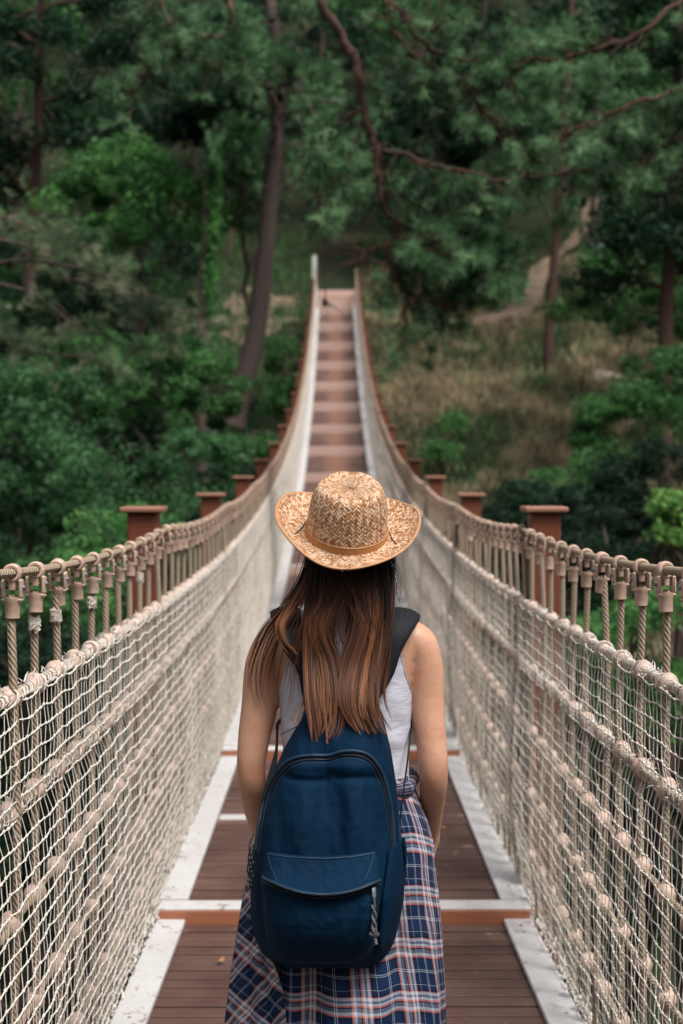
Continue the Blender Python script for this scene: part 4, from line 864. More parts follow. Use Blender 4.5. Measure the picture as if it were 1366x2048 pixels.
for s in (-1, 1):
    ell(body, HC + (s * 0.076, 0.005, -0.015), (0.007, 0.015, 0.029), 10, 8); ell(body, HC + (s * 0.030, 0.080, 0.012), (0.018, 0.014, 0.008), 10, 8)
def closed_tube(mb, pts, rs, n=30, k=20, flat=None):
    p = cat(pts, n); r = np.interp(np.linspace(0, 1, n), np.linspace(0, 1, len(rs)), rs); tubes(mb, p, r, k, cap=True); ell(mb, p[0], (r[0],) * 3, 16, 10); ell(mb, p[-1], (r[-1],) * 3, 16, 10)
def arm(pts):
    closed_tube(body, PP([q[:3] for q in pts]), [px2m(q[3], q[2]) for q in pts], 40)
AL = [(583, 1268, 3.05, 34), (549, 1286, 3.05, 39), (528, 1335, 3.05, 40), (521, 1400, 3.045, 38), (509, 1470, 3.035, 33.5), (502, 1530, 3.03, 29), (505, 1568, 3.04, 29), (514, 1620, 3.09, 27), (528, 1668, 3.14, 21), (540, 1700, 3.17, 17)]
AR = [(797, 1268, 3.05, 34), (833, 1286, 3.05, 40), (850, 1335, 3.05, 38), (855, 1400, 3.045, 35), (861, 1470, 3.03, 32), (867, 1530, 3.02, 30), (867, 1565, 3.03, 29), (864, 1610, 3.08, 25), (864, 1655, 3.13, 18), (864, 1685, 3.15, 15.5)]
arm(AL); arm(AR)
for A_, s in ((AL, 1), (AR, -1)):
    w0 = P(*A_[-1][:3]); d = np.array([s * 0.25, 0.35, -0.9]); d /= np.linalg.norm(d); side = np.cross(d, (s * 1.0, 0, 0.2)); side /= np.linalg.norm(side); up = np.cross(side, d)
    for k in range(5):   # palm ridges run on into four fingers; a thumb leaves the side
        o0 = side * (k - 1.5) * 0.017
        if k < 4: closed_tube(body, np.array([w0, w0 + d * 0.05 + o0, w0 + d * 0.085 + o0, w0 + d * (0.125 + 0.012 * (1.5 - abs(k - 1.5))) + o0 * 1.05 + up * 0.012, w0 + d * (0.15 + 0.015 * (1.5 - abs(k - 1.5))) + o0 + up * 0.035]), [0.016, 0.0125, 0.0105, 0.0085, 0.007], 16, 10)
        else: closed_tube(body, np.array([w0 + d * 0.015, w0 + d * 0.045 - side * 0.035 + up * 0.01, w0 + d * 0.085 - side * 0.048 + up * 0.022]), [0.014, 0.011, 0.008], 10, 10)
XC_ = P(690, 1850, DB)[0]
for q_ in ((501, 1540, 3.025), (868, 1542, 3.018)): ell(body, P(*q_), (0.021, 0.026, 0.030), 14, 10)
for s in (-1, 1):
    hx = XC_ + s * 0.082; closed_tube(body, np.array([[hx, 3.05, P(690, 1760, DB)[2]], [hx - s * 0.004, 3.045, P(690, 1900, DB)[2]], [hx - s * 0.012, 3.05 - (0.03 if s > 0 else -0.05), FZ + 0.45], [hx - s * 0.015, 3.03 - (0.06 if s > 0 else -0.10), FZ + 0.28], [hx - s * 0.015, 3.03 - (0.10 if s > 0 else -0.14), FZ + 0.085]]), [0.088, 0.082, 0.055, 0.052, 0.036], 40)
    ell(body, (hx - s * 0.012, 3.09 - (0.10 if s > 0 else -0.14), FZ + 0.045), (0.038, 0.11, 0.036), 18, 12)
bo = body.build('body', M['skin'])
rm = bo.modifiers.new('r', 'REMESH'); rm.mode = 'VOXEL'; rm.voxel_size = 0.0055
sm = bo.modifiers.new('s', 'SMOOTH'); sm.factor = 0.6; sm.iterations = 7
dg = bpy.context.evaluated_depsgraph_get(); me2 = bpy.data.meshes.new_from_object(bo.evaluated_get(dg)); bpy.data.objects.remove(bo)
me2.materials.clear(); me2.materials.append(M['skin']); me2.name = 'body'
for p_ in me2.polygons: p_.use_smooth = True
bo = bpy.data.objects.new('body', me2); COLL.objects.link(bo); bo.parent = person; bo.location = -person.location
mb = MB()
for s in (-1, 1): ell(mb, HC + (s * 0.030, 0.0885, 0.002), (0.012, 0.009, 0.0085), 12, 8)
mb.build('eyes', m_simple('eye_white', (0.7, 0.7, 0.7), 0.2), person)
# ---- trousers, shoes
mb = MB(); pys = np.linspace(1560, 1850, 20); c, a, b_, yc = torso(pys); loft(mb, c, a + 0.006, b_ + 0.006)
for s in (-1, 1):
    hx = XC_ + s * 0.082; closed_tube(mb, np.array([[hx, 3.05, P(690, 1790, DB)[2]], [hx - s * 0.004, 3.045, P(690, 1900, DB)[2]], [hx - s * 0.012, 3.05 - (0.03 if s > 0 else -0.05), FZ + 0.45], [hx - s * 0.015, 3.03 - (0.06 if s > 0 else -0.10), FZ + 0.28], [hx - s * 0.015, 3.03 - (0.10 if s > 0 else -0.14), FZ + 0.11]]), [0.096, 0.090, 0.064, 0.058, 0.046], 40)
mb.build('trousers', M['blackpants'], person)
for s in (-1, 1):
    hx = XC_ + s * 0.070; yy_ = 3.09 - (0.10 if s > 0 else -0.14); mb = MB(); ell(mb, (hx, yy_, FZ + 0.052), (0.046, 0.128, 0.046), 20, 14, lambda v: np.stack([v[:, 0], v[:, 1], np.where(v[:, 2] < -0.8, -0.8, v[:, 2])], 1)); box(mb, (hx - 0.044, yy_ - 0.118, FZ + 0.0), (hx + 0.044, yy_ + 0.118, FZ + 0.02), bev=0.008)
    mb.build('shoe', m_simple('white_canvas', (0.7, 0.7, 0.68), 0.7), person)
# ---- tank top: shell over the torso, arm holes cut by how far each row reaches
def shell(front, rowsw, off, nrow=70, ncol=48):
    """rowsw: (py, left px, right px) limits of the cloth at D=DB"""
    py = np.linspace(rowsw[0][0], rowsw[-1][0], nrow); L = np.interp(py, [r[0] for r in rowsw], [r[1] for r in rowsw]); R_ = np.interp(py, [r[0] for r in rowsw], [r[2] for r in rowsw])
    c, a, b_, yc = torso(py); u = np.linspace(0, 1, ncol)[None]; xl = c[:, 0] + px2m(L - 690.5, DB); xr = c[:, 0] + px2m(R_ - 690.5, DB); X = xl[:, None] + (xr - xl)[:, None] * (0.5 - 0.5 * np.cos(np.pi * u)); A = (a + off)[:, None]
    q = np.clip(np.abs(X - c[:, 0:1]) / A, 0, 1); y = (b_ + off)[:, None] * (1 - q ** 2.3) ** (1 / 2.3)
    Z = np.repeat(c[:, 2:3], ncol, 1); wr = 0.0035 * fbm(X * 1.5 + Z * 0.6, Z * 3.2, 16, 31) * np.clip((py[:, None] - 1290) / 120, 0, 1)
    Y = DB + (1 if front else -1) * (y + wr); return np.stack([X, Y, Z], -1)
tr_ = [(1222, 600, 782), (1240, 597, 785), (1270, 590, 791), (1300, 583, 799), (1340, 571, 808), (1375, 561, 820), (1392, 558.5, 823.5), (1450, 564, 819), (1500, 567, 816), (1552, 567, 816), (1600, 552, 830)]
mb = MB(); g = shell(False, tr_, 0.006); th_ = shell(False, tr_, 0.002)
mb.add(g.reshape(-1, 3), grid_faces(70, 48)); gf = shell(True, tr_[2:], 0.006); mb.add(gf.reshape(-1, 3), grid_faces(70, 48)[:, ::-1])
tank = mb.build('tank_top', M['tank'], person); sol = tank.modifiers.new('t', 'SOLIDIFY'); sol.thickness = 0.003; sol.offset = 0
mb = MB()
for e_ in (g[:36, 0], g[:36, -1]): tubes(mb, e_ + (0, -0.001, 0), 0.0024, 6)
mb.build('binding', M['tank'], tank)
tank_b = COLL.objects[-1] if False else None
for o in list(tank.children): o.location = (0, 0, 0)
# ---- plaid shirt tied round the waist
sr = [(1544, 566, 817), (1556, 560, 822), (1590, 550, 834), (1640, 528, 855), (1690, 512, 868), (1750, 498, 874), (1850, 482, 882), (1950, 465, 890), (2048, 452, 893), (2150, 440, 900), (2235, 430, 905)]
py = np.linspace(1544, 2235, 110); n = 220; th = np.linspace(0, 2 * np.pi, n)
L = np.interp(py, [r[0] for r in sr], [r[1] for r in sr]); R_ = np.interp(py, [r[0] for r in sr], [r[2] for r in sr]); cx = (L + R_) / 2; C = PP([(x_, y_, DB) for x_, y_ in zip(cx, py)])
A = px2m((R_ - L) / 2, DB); Bd = np.interp(py, [1544, 1600, 1700, 2235], [0.104, 0.122, 0.140, 0.185]); tt = (py - 1544) / 691
T, Q = np.meshgrid(th, tt, indexing='xy')
fold = (0.010 * np.sin(9 * T + 1.5 * Q + 0.8 * np.sin(3 * T)) + 0.006 * np.sin(17 * T + 3 * Q + 2)) * (0.25 + 0.9 * Q) + 0.004 * np.sin(60 * Q + 3 * np.cos(2 * T)) * np.exp(-Q * 9) + 0.005 * fbm(T * 1.0, Q * 4, 3.2, 12) + 0.0035 * fbm(T * 4, Q * 9 + T * 2, 3.0, 14)
ex = 2.25; cs, sn = np.cos(T), np.sin(T); rx = np.sign(cs) * np.abs(cs) ** (2 / ex); ry = np.sign(sn) * np.abs(sn) ** (2 / ex); amp = np.abs(sn) ** 1.0 * 0.75 + 0.25
X = C[:, 0:1] + (A[:, None] + fold * 0.35) * rx; Y = C[:, 1:2] + (Bd[:, None] + fold * amp * 1.5) * ry
hem = 0.035 * np.sin(2 * T + 0.4) * (Q > 0.0) * Q ** 4 + 0.02 * np.sin(5 * T) * Q ** 6; Z = C[:, 2:3] + hem - 0.03 * Q ** 2 * np.cos(T) ** 2 * 0
# u follows the cloth width at mid height, sleeves and tails hang a little off true
U = T * 0.175 + 0.012 * np.sin(6 * Q) + 0.02 * Q * np.sin(3 * T); V = -(py[:, None] - 1544) / 933 + 0.020 * np.sin(T * 3 + 1) * (1 - Q) + 0.05 * np.sin(T + 0.7) * Q
mb = MB(); f = grid_faces(110, n)
# the vent between the two tails, where the trousers show
jm = f[:, 0] % n; im = f[:, 0] // n; ang = th[jm]; qv = tt[im]; vent = (np.abs(ang - (1.5 * np.pi - 0.42)) < 0.22 * np.clip((qv - 0.665) / 0.1, 0, 1))
mb.add(np.stack([X, Y, Z], -1).reshape(-1, 3), f[~vent][:, ::-1], np.stack([U, V], -1).reshape(-1, 2)); shirt = mb.build('plaid_shirt', M['plaid'], person); sol = shirt.modifiers.new('t', 'SOLIDIFY'); sol.thickness = 0.0025; sol.offset = 0
# bias-hung side panel at the left, over the main cloth, and the sleeve roll round the waist
def panel(name, colsL, colsR, pyr, Dl, rotuv, seed, nf=3):
    pyv = np.linspace(pyr[0], pyr[1], 60); m = 30; u = np.linspace(0, 1, m)[None]; l = np.interp(pyv, [q[0] for q in colsL], [q[1] for q in colsL]); r = np.interp(pyv, [q[0] for q in colsR], [q[1] for q in colsR]); PX = l[:, None] + (r - l)[:, None] * u; PYv = np.repeat(pyv[:, None], m, 1) + 14 * np.sin(u * 3.1 + seed) * ((pyv - pyr[0]) / (pyr[1] - pyr[0]))[:, None] ** 2
    q = ((pyv - pyr[0]) / (pyr[1] - pyr[0]))[:, None]; Dv = Dl(u, q) - 0.008 * np.sin(u * 2 * np.pi * nf + seed + q * 2) * (0.3 + q); G_ = np.array([P(a, b2, d) for a, b2, d in zip(PX.ravel(), PYv.ravel(), Dv.ravel())])
    uu = (PX / 933).ravel(); vv = (-PYv / 933).ravel(); c_, s_ = math.cos(rotuv), math.sin(rotuv); mb = MB(); mb.add(G_, grid_faces(60, m), np.stack([uu * c_ - vv * s_, uu * s_ + vv * c_], 1)); o = mb.build(name, M['plaid'], shirt); o.location = (0, 0, 0); sol = o.modifiers.new('t', 'SOLIDIFY'); sol.thickness = 0.0025; return o
panel('shirt_tail', [(1690, 512), (1800, 486), (1950, 462), (2048, 449), (2200, 436)], [(1690, 575), (1800, 552), (1900, 540), (1985, 566), (2048, 572), (2200, 590)], (1690, 2190), lambda u, q: 2.985 - 0.075 * np.sin(np.clip(u, 0, 1) * np.pi / 2) ** 0.8 - 0.045 * q, 0.72, 1.0)
ws = []
for t_ in np.linspace(0, 2 * np.pi, 90):
    c0 = P(691, 1562, DB); ws.append((c0[0] + 0.143 * math.cos(t_), DB + 0.110 * math.sin(t_), c0[2] + 0.006 * math.sin(3 * t_)))
mb = MB(); wsn = np.array(ws); tubes(mb, wsn, 0.016 + 0.004 * np.sin(np.linspace(0, 50, 90)), 12); o = mb.build('shirt_roll', M['plaid'], shirt); o.location = (0, 0, 0)
kz = P(691, 1575, DB)[2]; mb = MB(); ell(mb, (wsn[22][0], DB + 0.135, kz), (0.045, 0.03, 0.035), 18, 12, lambda v: v * (1 + 0.15 * fbm(v[:, 0] * 3, v[:, 2] * 3, 2, 1))[:, None]); closed_tube(mb, np.array([[wsn[22][0], DB + 0.14, kz], [wsn[22][0] - 0.05, DB + 0.16, kz - 0.15], [wsn[22][0] - 0.06, DB + 0.17, kz - 0.4]]), [0.02, 0.035, 0.028]); closed_tube(mb, np.array([[wsn[22][0], DB + 0.14, kz], [wsn[22][0] + 0.05, DB + 0.16, kz - 0.15], [wsn[22][0] + 0.05, DB + 0.17, kz - 0.36]]), [0.02, 0.035, 0.028]); o = mb.build('knotted_sleeves', M['plaid'], shirt); o.location = (0, 0, 0)

# ================================================================ BACKPACK
BR_ = [(1376, 668, 716, 2.905), (1384, 650, 734, 2.893), (1400, 632, 750, 2.880), (1425, 610, 762, 2.866), (1450, 596, 770, 2.855), (1500, 567, 782, 2.835), (1550, 546, 790, 2.818), (1600, 529, 796, 2.802), (1650, 515, 801, 2.790), (1700, 506, 806, 2.782), (1750, 501, 810, 2.776), (1800, 501, 808, 2.772), (1840, 502, 800, 2.774), (1880, 510, 790, 2.780), (1905, 522, 779, 2.790), (1922, 540, 764, 2.800), (1936, 572, 738, 2.825)]
DMID = 2.865; BACK = 2.937
def brow(py): return [np.interp(py, [r[0] for r in BR_], [r[i] for r in BR_]) for i in (1, 2, 3)]
def pdisp(px, py):
    """soft folds of the slack front, in metres towards the camera"""
    g = lambda x, y, sx, sy: np.exp(-((px - x) / sx) ** 2 - ((py - y) / sy) ** 2)
    d = -0.017 * g(652, 1560, 22, 75) - 0.010 * g(655, 1690, 24, 90) + 0.009 * g(603, 1640, 22, 90) + 0.010 * g(712, 1630, 26, 90) - 0.006 * g(735, 1600, 8, 60) - 0.006 * g(560, 1640, 15, 80) - 0.009 * g(762, 1660, 14, 90) - 0.006 * g(680, 1640, 12, 80)
    yc = 1552 + 10 * np.sin((px - 560) / 40.0); d = d - 0.009 * np.exp(-((py - yc) / 7) ** 2) * np.clip(1 - ((px - 615) / 48) ** 4, 0, 1) - 0.008 * np.exp(-((py - 1556) / 7) ** 2) * np.clip(1 - ((px - 712) / 50) ** 4, 0, 1) + 0.008 * np.exp(-((py - 1532) / 12) ** 2) * np.exp(-((px - 655) / 110) ** 4)
    d = d - 0.004 * np.exp(-((px - 783 + (py - 1600) * -0.03) / 4) ** 2) * (py > 1560) * (py < 1720)
    return d + 0.0026 * fbm(px / 60.0, py / 90.0, 2.4, 17) + 0.0011 * fbm(px / 20.0, py / 30.0, 2.4, 19)
def packD(px, py):
    l, r, fr = brow(py); c = (l + r) / 2; h = (r - l) / 2; q = np.clip(np.abs(px - c) / h, 0, 0.9995); e = 3.0
    return BACK - (BACK - fr) * (1 - q ** e) ** (1 / 2.4) - pdisp(px, py)
bp = tag(empty('backpack', P(655, 1930, 2.86)), 'navy blue nylon backpack with black padded straps worn on the walker\'s back', 'backpack')
mb = MB(); py = np.concatenate([np.linspace(1376, 1936, 130)]); th = np.linspace(-1, 1, 121); s_ = np.sin(th * np.pi / 2)
l, r, fr = brow(py); PX = ((l + r) / 2)[:, None] + ((r - l) / 2)[:, None] * s_[None]; PYv = np.repeat(py[:, None], 121, 1)
Df = packD(PX, PYv); F_ = np.array([P(a, b2, q_) for a, b2, q_ in zip(PX.ravel(), PYv.ravel(), Df.ravel())]).reshape(130, 121, 3)
# rows in px were read at the silhouette depth; the bulging front keeps its outline
Bk = F_.copy(); Bk[..., 1] = BACK; Bk[:, 0] = F_[:, 0]; Bk[:, -1] = F_[:, -1]
mb.add(F_.reshape(-1, 3), grid_faces(130, 121)); mb.add(Bk.reshape(-1, 3), grid_faces(130, 121)[:, ::-1])
for row in (0, -1):
    q = np.stack([F_[row], Bk[row]]); mb.add(q.reshape(-1, 3), grid_faces(2, 121))
main = mb.build('main_bag', M['navy'], bp)
def S(px, py, lift=0.0):
    return P(px, py, float(packD(px, py)) - lift)
def on_pack(pts, r, mat, name, lift=0.001, n=60, k=8):
    c = cat(np.array([(*q, 0) for q in pts], float), n); mb = MB(); tubes(mb, np.array([S(a, b2, lift) for a, b2, _ in c]), r, k); return mb.build(name, M[mat], bp)
arc = [(512, 1700), (520, 1640), (532, 1590), (547, 1556), (571, 1527), (598, 1514), (630, 1511), (657, 1511), (686, 1503), (720, 1504), (746, 1518), (767, 1553), (779, 1599), (786, 1650), (789, 1715)]
on_pack(arc, 0.0042, 'piping', 'piping', 0.003); on_pack([(a + (655 - a) * 0.035, b2 + 8) for a, b2 in arc], 0.0026, 'zip', 'zip', 0.0005)
on_pack([(a + (655 - a) * 0.07, b2 + 15) for a, b2 in arc[2:-1]], 0.0010, 'piping', 'stitching', 0.0004)
on_pack([(560, 1470), (600, 1452), (655, 1446), (720, 1450), (768, 1468)], 0.0010, 'piping', 'stitching', 0.0004)
on_pack([(757, 1450), (774, 1500), (790, 1560), (798, 1640), (801, 1705)], 0.0016, 'piping', 'side_seam', 0.0006)
# side pocket at the right
mb = MB(); pyv = np.linspace(1700, 1895, 40); u = np.linspace(0, 1, 24)[None]; l_ = np.interp(pyv, [1700, 1800, 1895], [779, 765, 756]); r_ = np.interp(pyv, [1700, 1722, 1750, 1800, 1850, 1895], [808, 812, 812, 800, 783, 765])
PX = l_[:, None] + (r_ - l_)[:, None] * u; PYv = np.repeat(pyv[:, None], 24, 1) - 26 * u * (1 - ((pyv - 1700) / 195))[:, None]
G_ = np.zeros((40, 24, 3)); lD, rD, fD = brow(pyv); q = np.clip(np.abs(PX - ((lD + rD) / 2)[:, None]) / ((rD - lD) / 2)[:, None], 0, 1.0)
G_[..., 1] = np.where(q >= 0.999, 2.875, BACK - (BACK - fD[:, None]) * (1 - np.minimum(q, 0.9995) ** 3) ** (1 / 2.4)) - 0.012 * np.sin(np.pi * np.clip(u, 0.02, 1) ** 0.7) - 0.004
G_ = np.array([P(a, b2, q_) for a, b2, q_ in zip(PX.ravel(), PYv.ravel(), G_[..., 1].ravel())]).reshape(40, 24, 3)
mb.add(G_.reshape(-1, 3), grid_faces(40, 24)); o = mb.build('side_pocket', M['navy'], bp); sol = o.modifiers.new('t', 'SOLIDIFY'); sol.thickness = 0.003
# front pocket with its overhanging hood
pl = [(1702, 534), (1720, 528), (1760, 521), (1800, 524), (1850, 528), (1890, 535), (1912, 543), (1928, 562)]; pr = [(1702, 748), (1720, 760), (1760, 765), (1800, 760), (1850, 754), (1890, 749), (1912, 744), (1928, 728)]
pyv = np.linspace(1702, 1928, 110); m = 101; s_ = np.sin(np.linspace(-1, 1, m) * np.pi / 2)[None]; l_ = np.interp(pyv, [q[0] for q in pl], [q[1] for q in pl]); r_ = np.interp(pyv, [q[0] for q in pr], [q[1] for q in pr]); PX = ((l_ + r_) / 2)[:, None] + ((r_ - l_) / 2)[:, None] * s_; PYv = np.repeat(pyv[:, None], m, 1) + 10 * (1 - s_ ** 2) * np.clip(1 - (pyv - 1702) / 60, 0, 1)[:, None]
zl = 1791 - 34 * np.abs((PX - 648) / 122.0) ** 2.0; up_ = np.clip((PYv - 1702 - 8 * (1 - s_ ** 2)) / np.maximum(zl - 1702 - 8 * (1 - s_ ** 2), 1), 0, 1); lo_ = np.clip((PYv - zl) / (1930 - zl), 0, 1)
dep = np.where(PYv <= zl, 0.004 + 0.050 * up_ ** 0.75 - 0.010 * np.sin(np.pi * up_) * (1 - np.abs(s_) ** 3), 0.028 + 0.014 * np.sin(np.pi * np.clip(lo_, 0, 1) ** 0.8) - 0.030 * lo_ ** 5)
dep = dep * (1 - np.abs(s_) ** 9) ** 0.5 * 1.15 + 0.002 + 0.0026 * fbm(PX / 50.0, PYv / 70.0, 2.5, 23) + 0.0011 * fbm(PX / 18.0, PYv / 22.0, 2.5, 29) - 0.006 * np.exp(-((PX - 715 + (PYv - 1840) * 0.35) / 9) ** 2 - ((PYv - 1860) / 42) ** 2) + 0.005 * np.exp(-((PX - 735 + (PYv - 1840) * 0.3) / 8) ** 2 - ((PYv - 1865) / 40) ** 2)
base_ = np.interp(PYv, [q[0] for q in BR_], [q[3] for q in BR_]); lD, rD, fD = brow(PYv); q = np.clip(np.abs(PX - (lD + rD) / 2) / ((rD - lD) / 2), 0, 0.9995); bD = BACK - (BACK - fD) * (1 - q ** 3) ** (1 / 2.4)
G_ = np.array([P(a, b2, q_) for a, b2, q_ in zip(PX.ravel(), PYv.ravel(), (bD - dep).ravel())]).reshape(110, m, 3)
mb = MB(); mb.add(G_.reshape(-1, 3), grid_faces(110, m)); fpk = mb.build('front_pocket', M['navy'], bp)
def pk(px, py, lift=0.002):
    i = np.argmin(np.abs(PX - px) + np.abs(PYv - py)); p = G_.reshape(-1, 3)[i].copy(); p[1] -= lift; return p
def onpk(pts, r, mat, name, lift=0.001, n=50):
    c = cat(np.array([(*q, 0) for q in pts], float), n); q_ = np.array([pk(a, b2, lift) for a, b2, _ in c]); q_ = np.concatenate([q_[:1], (q_[:-2] + q_[1:-1] + q_[2:]) / 3, q_[-1:]]); q_ = np.concatenate([q_[:1], (q_[:-2] + q_[1:-1] + q_[2:]) / 3, q_[-1:]]); mb = MB(); tubes(mb, q_, r, 7); o = mb.build(name, M[mat], fpk); o.location = (0, 0, 0); return o
zx = np.linspace(526, 760, 12); onpk([(x_, 1789 - 34 * abs((x_ - 648) / 122.0) ** 2) for x_ in zx], 0.0035, 'piping', 'piping', 0.0005); onpk([(x_, 1796 - 34 * abs((x_ - 648) / 122.0) ** 2) for x_ in zx], 0.0032, 'zip', 'zip', -0.001)
onpk([(535, 1708), (560, 1712), (600, 1716), (650, 1718), (700, 1714), (750, 1707)], 0.0022, 'piping', 'piping', 0.0)
onpk([(536, 1708), (542, 1735), (556, 1765)], 0.0010, 'piping', 'stitching', 0.0); onpk([(748, 1708), (740, 1735), (730, 1760)], 0.0010, 'piping', 'stitching', 0.0)
onpk([(530, 1790), (533, 1850), (545, 1895), (570, 1920), (640, 1926), (710, 1922), (742, 1895), (752, 1850), (757, 1790)], 0.0013, 'piping', 'piping', 0.0)
# zip puller: looped paracord
z0 = P(748, 1783, pk(748, 1783)[1] - 0.008); z1 = P(748, 1868, pk(742, 1850)[1] - 0.006)
mb = MB(); box(mb, z0 + (-0.004, -0.003, -0.012), z0 + (0.004, 0.002, 0.008), bev=0.001); tubes(mb, np.array([z0 + (0, -0.002, -0.01), z0 + (0.001, -0.004, -0.02), z0 + (0, -0.003, -0.032)]), 0.0024, 6); pul = mb.build('zip_pull', M['bolt'], bp)
mb = MB()
for s in (-1, 1):
    t_ = np.linspace(0, 1, 30)[:, None]; p = z0 + (0, -0.002, -0.026) + (z1 - z0 - (0, 0, -0.024)) * t_; p = p + np.stack([s * 0.0035 * np.cos(t_[:, 0] * 9), 0.003 * s * np.sin(t_[:, 0] * 9), 0 * t_[:, 0]], 1); tubes(mb, p, 0.0024, 8)
for k in range(5): ell(mb, z1 + np.array([rng.normal(0, 0.003), -0.002, rng.normal(0, 0.004)]), (0.0055, 0.005, 0.005), 10, 8)
tubes(mb, np.array([z1, z1 + (0.003, -0.001, -0.01), z1 + (0.004, 0, -0.02)]), [0.0026, 0.003, 0.0036], 8)
o = mb.build('puller_cord', M['cord'], pul); o.location = (0, 0, 0)
mb = MB()      # dark cords hanging at the left side
for k in range(3):
    a_ = [P(508 - k * 1.5, 1668 + k * 22, 2.86), P(499 - k * 2, 1690 + k * 22, 2.85), P(501 - k, 1712 + k * 22, 2.845), P(506, 1700 + k * 22, 2.85)]; tubes(mb, cat(a_, 20), 0.0016, 6)
for k in range(7): ell(mb, P(503 + 2.5 * math.sin(k * 2), 1718 + k * 9, 2.845), (0.0042, 0.004, 0.006), 8, 6)
mb.build('side_cord', M['zip'], bp)
# straps
def ribbon(st, th, n=60, nx=9):
    """st: (pxL, pyL, pxR, pyR, D, normal) stations; a padded strip of thickness th"""
    Lp = cat([P(s[0], s[1], s[4]) for s in st], n); Rp = cat([P(s[2], s[3], s[4]) for s in st], n); N = cat([s[5] for s in st], n); N /= np.linalg.norm(N, axis=1, keepdims=True); u = np.linspace(0, 1, nx); a = []
    for w_ in u: a.append(Lp + (Rp - Lp) * w_ + N * th * (0.25 + 0.75 * (1 - abs(2 * w_ - 1) ** 3)))
    for w_ in u[::-1]: a.append(Lp + (Rp - Lp) * w_)
    a.append(a[0]); v = np.stack(a, 1); mb = MB(); mb.add(v.reshape(-1, 3), grid_faces(n, len(a))); return mb, Lp, Rp, N
nb, ndg, nu_, nf = (0, -1, 0.05), (0, -0.8, 0.6), (0, 0.05, 1), (0, 1, 0.2)
SL = [(612, 1432, 642, 1425, 2.925, nb), (603, 1385, 634, 1385, 2.932, nb), (594, 1342, 626, 1342, 2.936, nb), (567, 1300, 616, 1300, 2.940, nb), (550, 1262, 606, 1258, 2.952, nb), (541, 1233, 600, 1228, 2.985, ndg), (541, 1226, 600, 1220, 3.05, nu_), (548, 1240, 604, 1232, 3.115, (0, 0.7, 0.7)), (556, 1290, 608, 1285, 3.155, nf), (560, 1360, 606, 1360, 3.168, nf), (566, 1430, 596, 1430, 3.162, nf)]
SRt = [(738, 1400, 757, 1400, 2.925, nb), (748, 1370, 775, 1372, 2.932, nb), (756, 1340, 789, 1345, 2.936, nb), (766, 1300, 803, 1303, 2.940, nb), (770, 1262, 822, 1268, 2.952, nb), (773, 1229, 839, 1240, 2.985, ndg), (775, 1221, 838, 1230, 3.05, nu_), (776, 1232, 832, 1240, 3.115, (0, 0.7, 0.7)), (774, 1285, 826, 1290, 3.155, nf), (776, 1360, 822, 1360, 3.168, nf), (786, 1430, 816, 1430, 3.162, nf)]
for st in (SL, SRt):
    mb, Lp, Rp, N = ribbon(st, 0.011); sp = mb.build('shoulder_strap', M['black'], bp)
    m2 = MB(); mid = Lp + (Rp - Lp) * 0.42 + N * 0.0115; tubes(m2, mid[:40], 0.0011, 6); tubes(m2, (Lp + (Rp - Lp) * 0.58 + N * 0.0113)[:40], 0.0008, 6); o = m2.build('strap_stitching', M['zip'], sp); o.location = (0, 0, 0)
mb, *_ = ribbon([(566, 1430, 596, 1430, 3.162, nf), (552, 1448, 562, 1446, 3.10, nf), (553, 1470, 557, 1468, 3.03, (-1, 0, 0)), (549, 1505, 556, 1503, 2.98, (-1, -0.3, 0)), (533, 1560, 551, 1560, 2.95, nb), (519, 1620, 541, 1625, 2.93, nb), (508, 1690, 530, 1695, 2.925, nb)], 0.002); mb.build('webbing', M['black'], bp)
mb, *_ = ribbon([(786, 1430, 816, 1430, 3.162, nf), (818, 1440, 824, 1442, 3.08, nf), (818, 1470, 822, 1471, 3.0, (1, 0, 0)), (812, 1530, 815, 1531, 2.95, (1, -0.3, 0)), (803, 1600, 806, 1600, 2.93, nb), (796, 1660, 800, 1660, 2.925, nb)], 0.002); mb.build('webbing', M['black'], bp)
mb = MB(); closed_tube(mb, PP([(668, 1392, 2.92), (672, 1362, 2.915), (693, 1350, 2.912), (714, 1362, 2.915), (718, 1392, 2.92)]), [0.008, 0.009, 0.009], 24, 10); mb.build('grab_handle', M['black'], bp)

# ================================================================ STRAW HAT
HATC = P(692.5, 1074, 2.985); HATC[2] += 0.0
hat = empty('straw_hat', HATC); tag(hat, 'woven straw hat with curled brim and tan band on the walker\'s head', 'hat')
hat.rotation_euler = (math.radians(24), math.radians(4.5), 0)
nth = 145; th = np.linspace(0, 2 * np.pi, nth)
cr = [(0.0, 0.0840, 0.098), (0.02, 0.0835, 0.0975), (0.05, 0.081, 0.0945), (0.08, 0.078, 0.090), (0.102, 0.0735, 0.084), (0.116, 0.068, 0.078), (0.1235, 0.061, 0.070), (0.1245, 0.050, 0.058), (0.1225, 0.036, 0.042), (0.121, 0.02, 0.02), (0.120, 0.002, 0.002)]
Hc = cat([(h, a, b2) for h, a, b2 in cr], 60)
Hc[:, 0] *= 0.955
rows_ = []; uvs = []; arcl = np.concatenate([[0], np.cumsum(np.linalg.norm(np.diff(Hc[:, [0, 1]], axis=0), axis=1))])
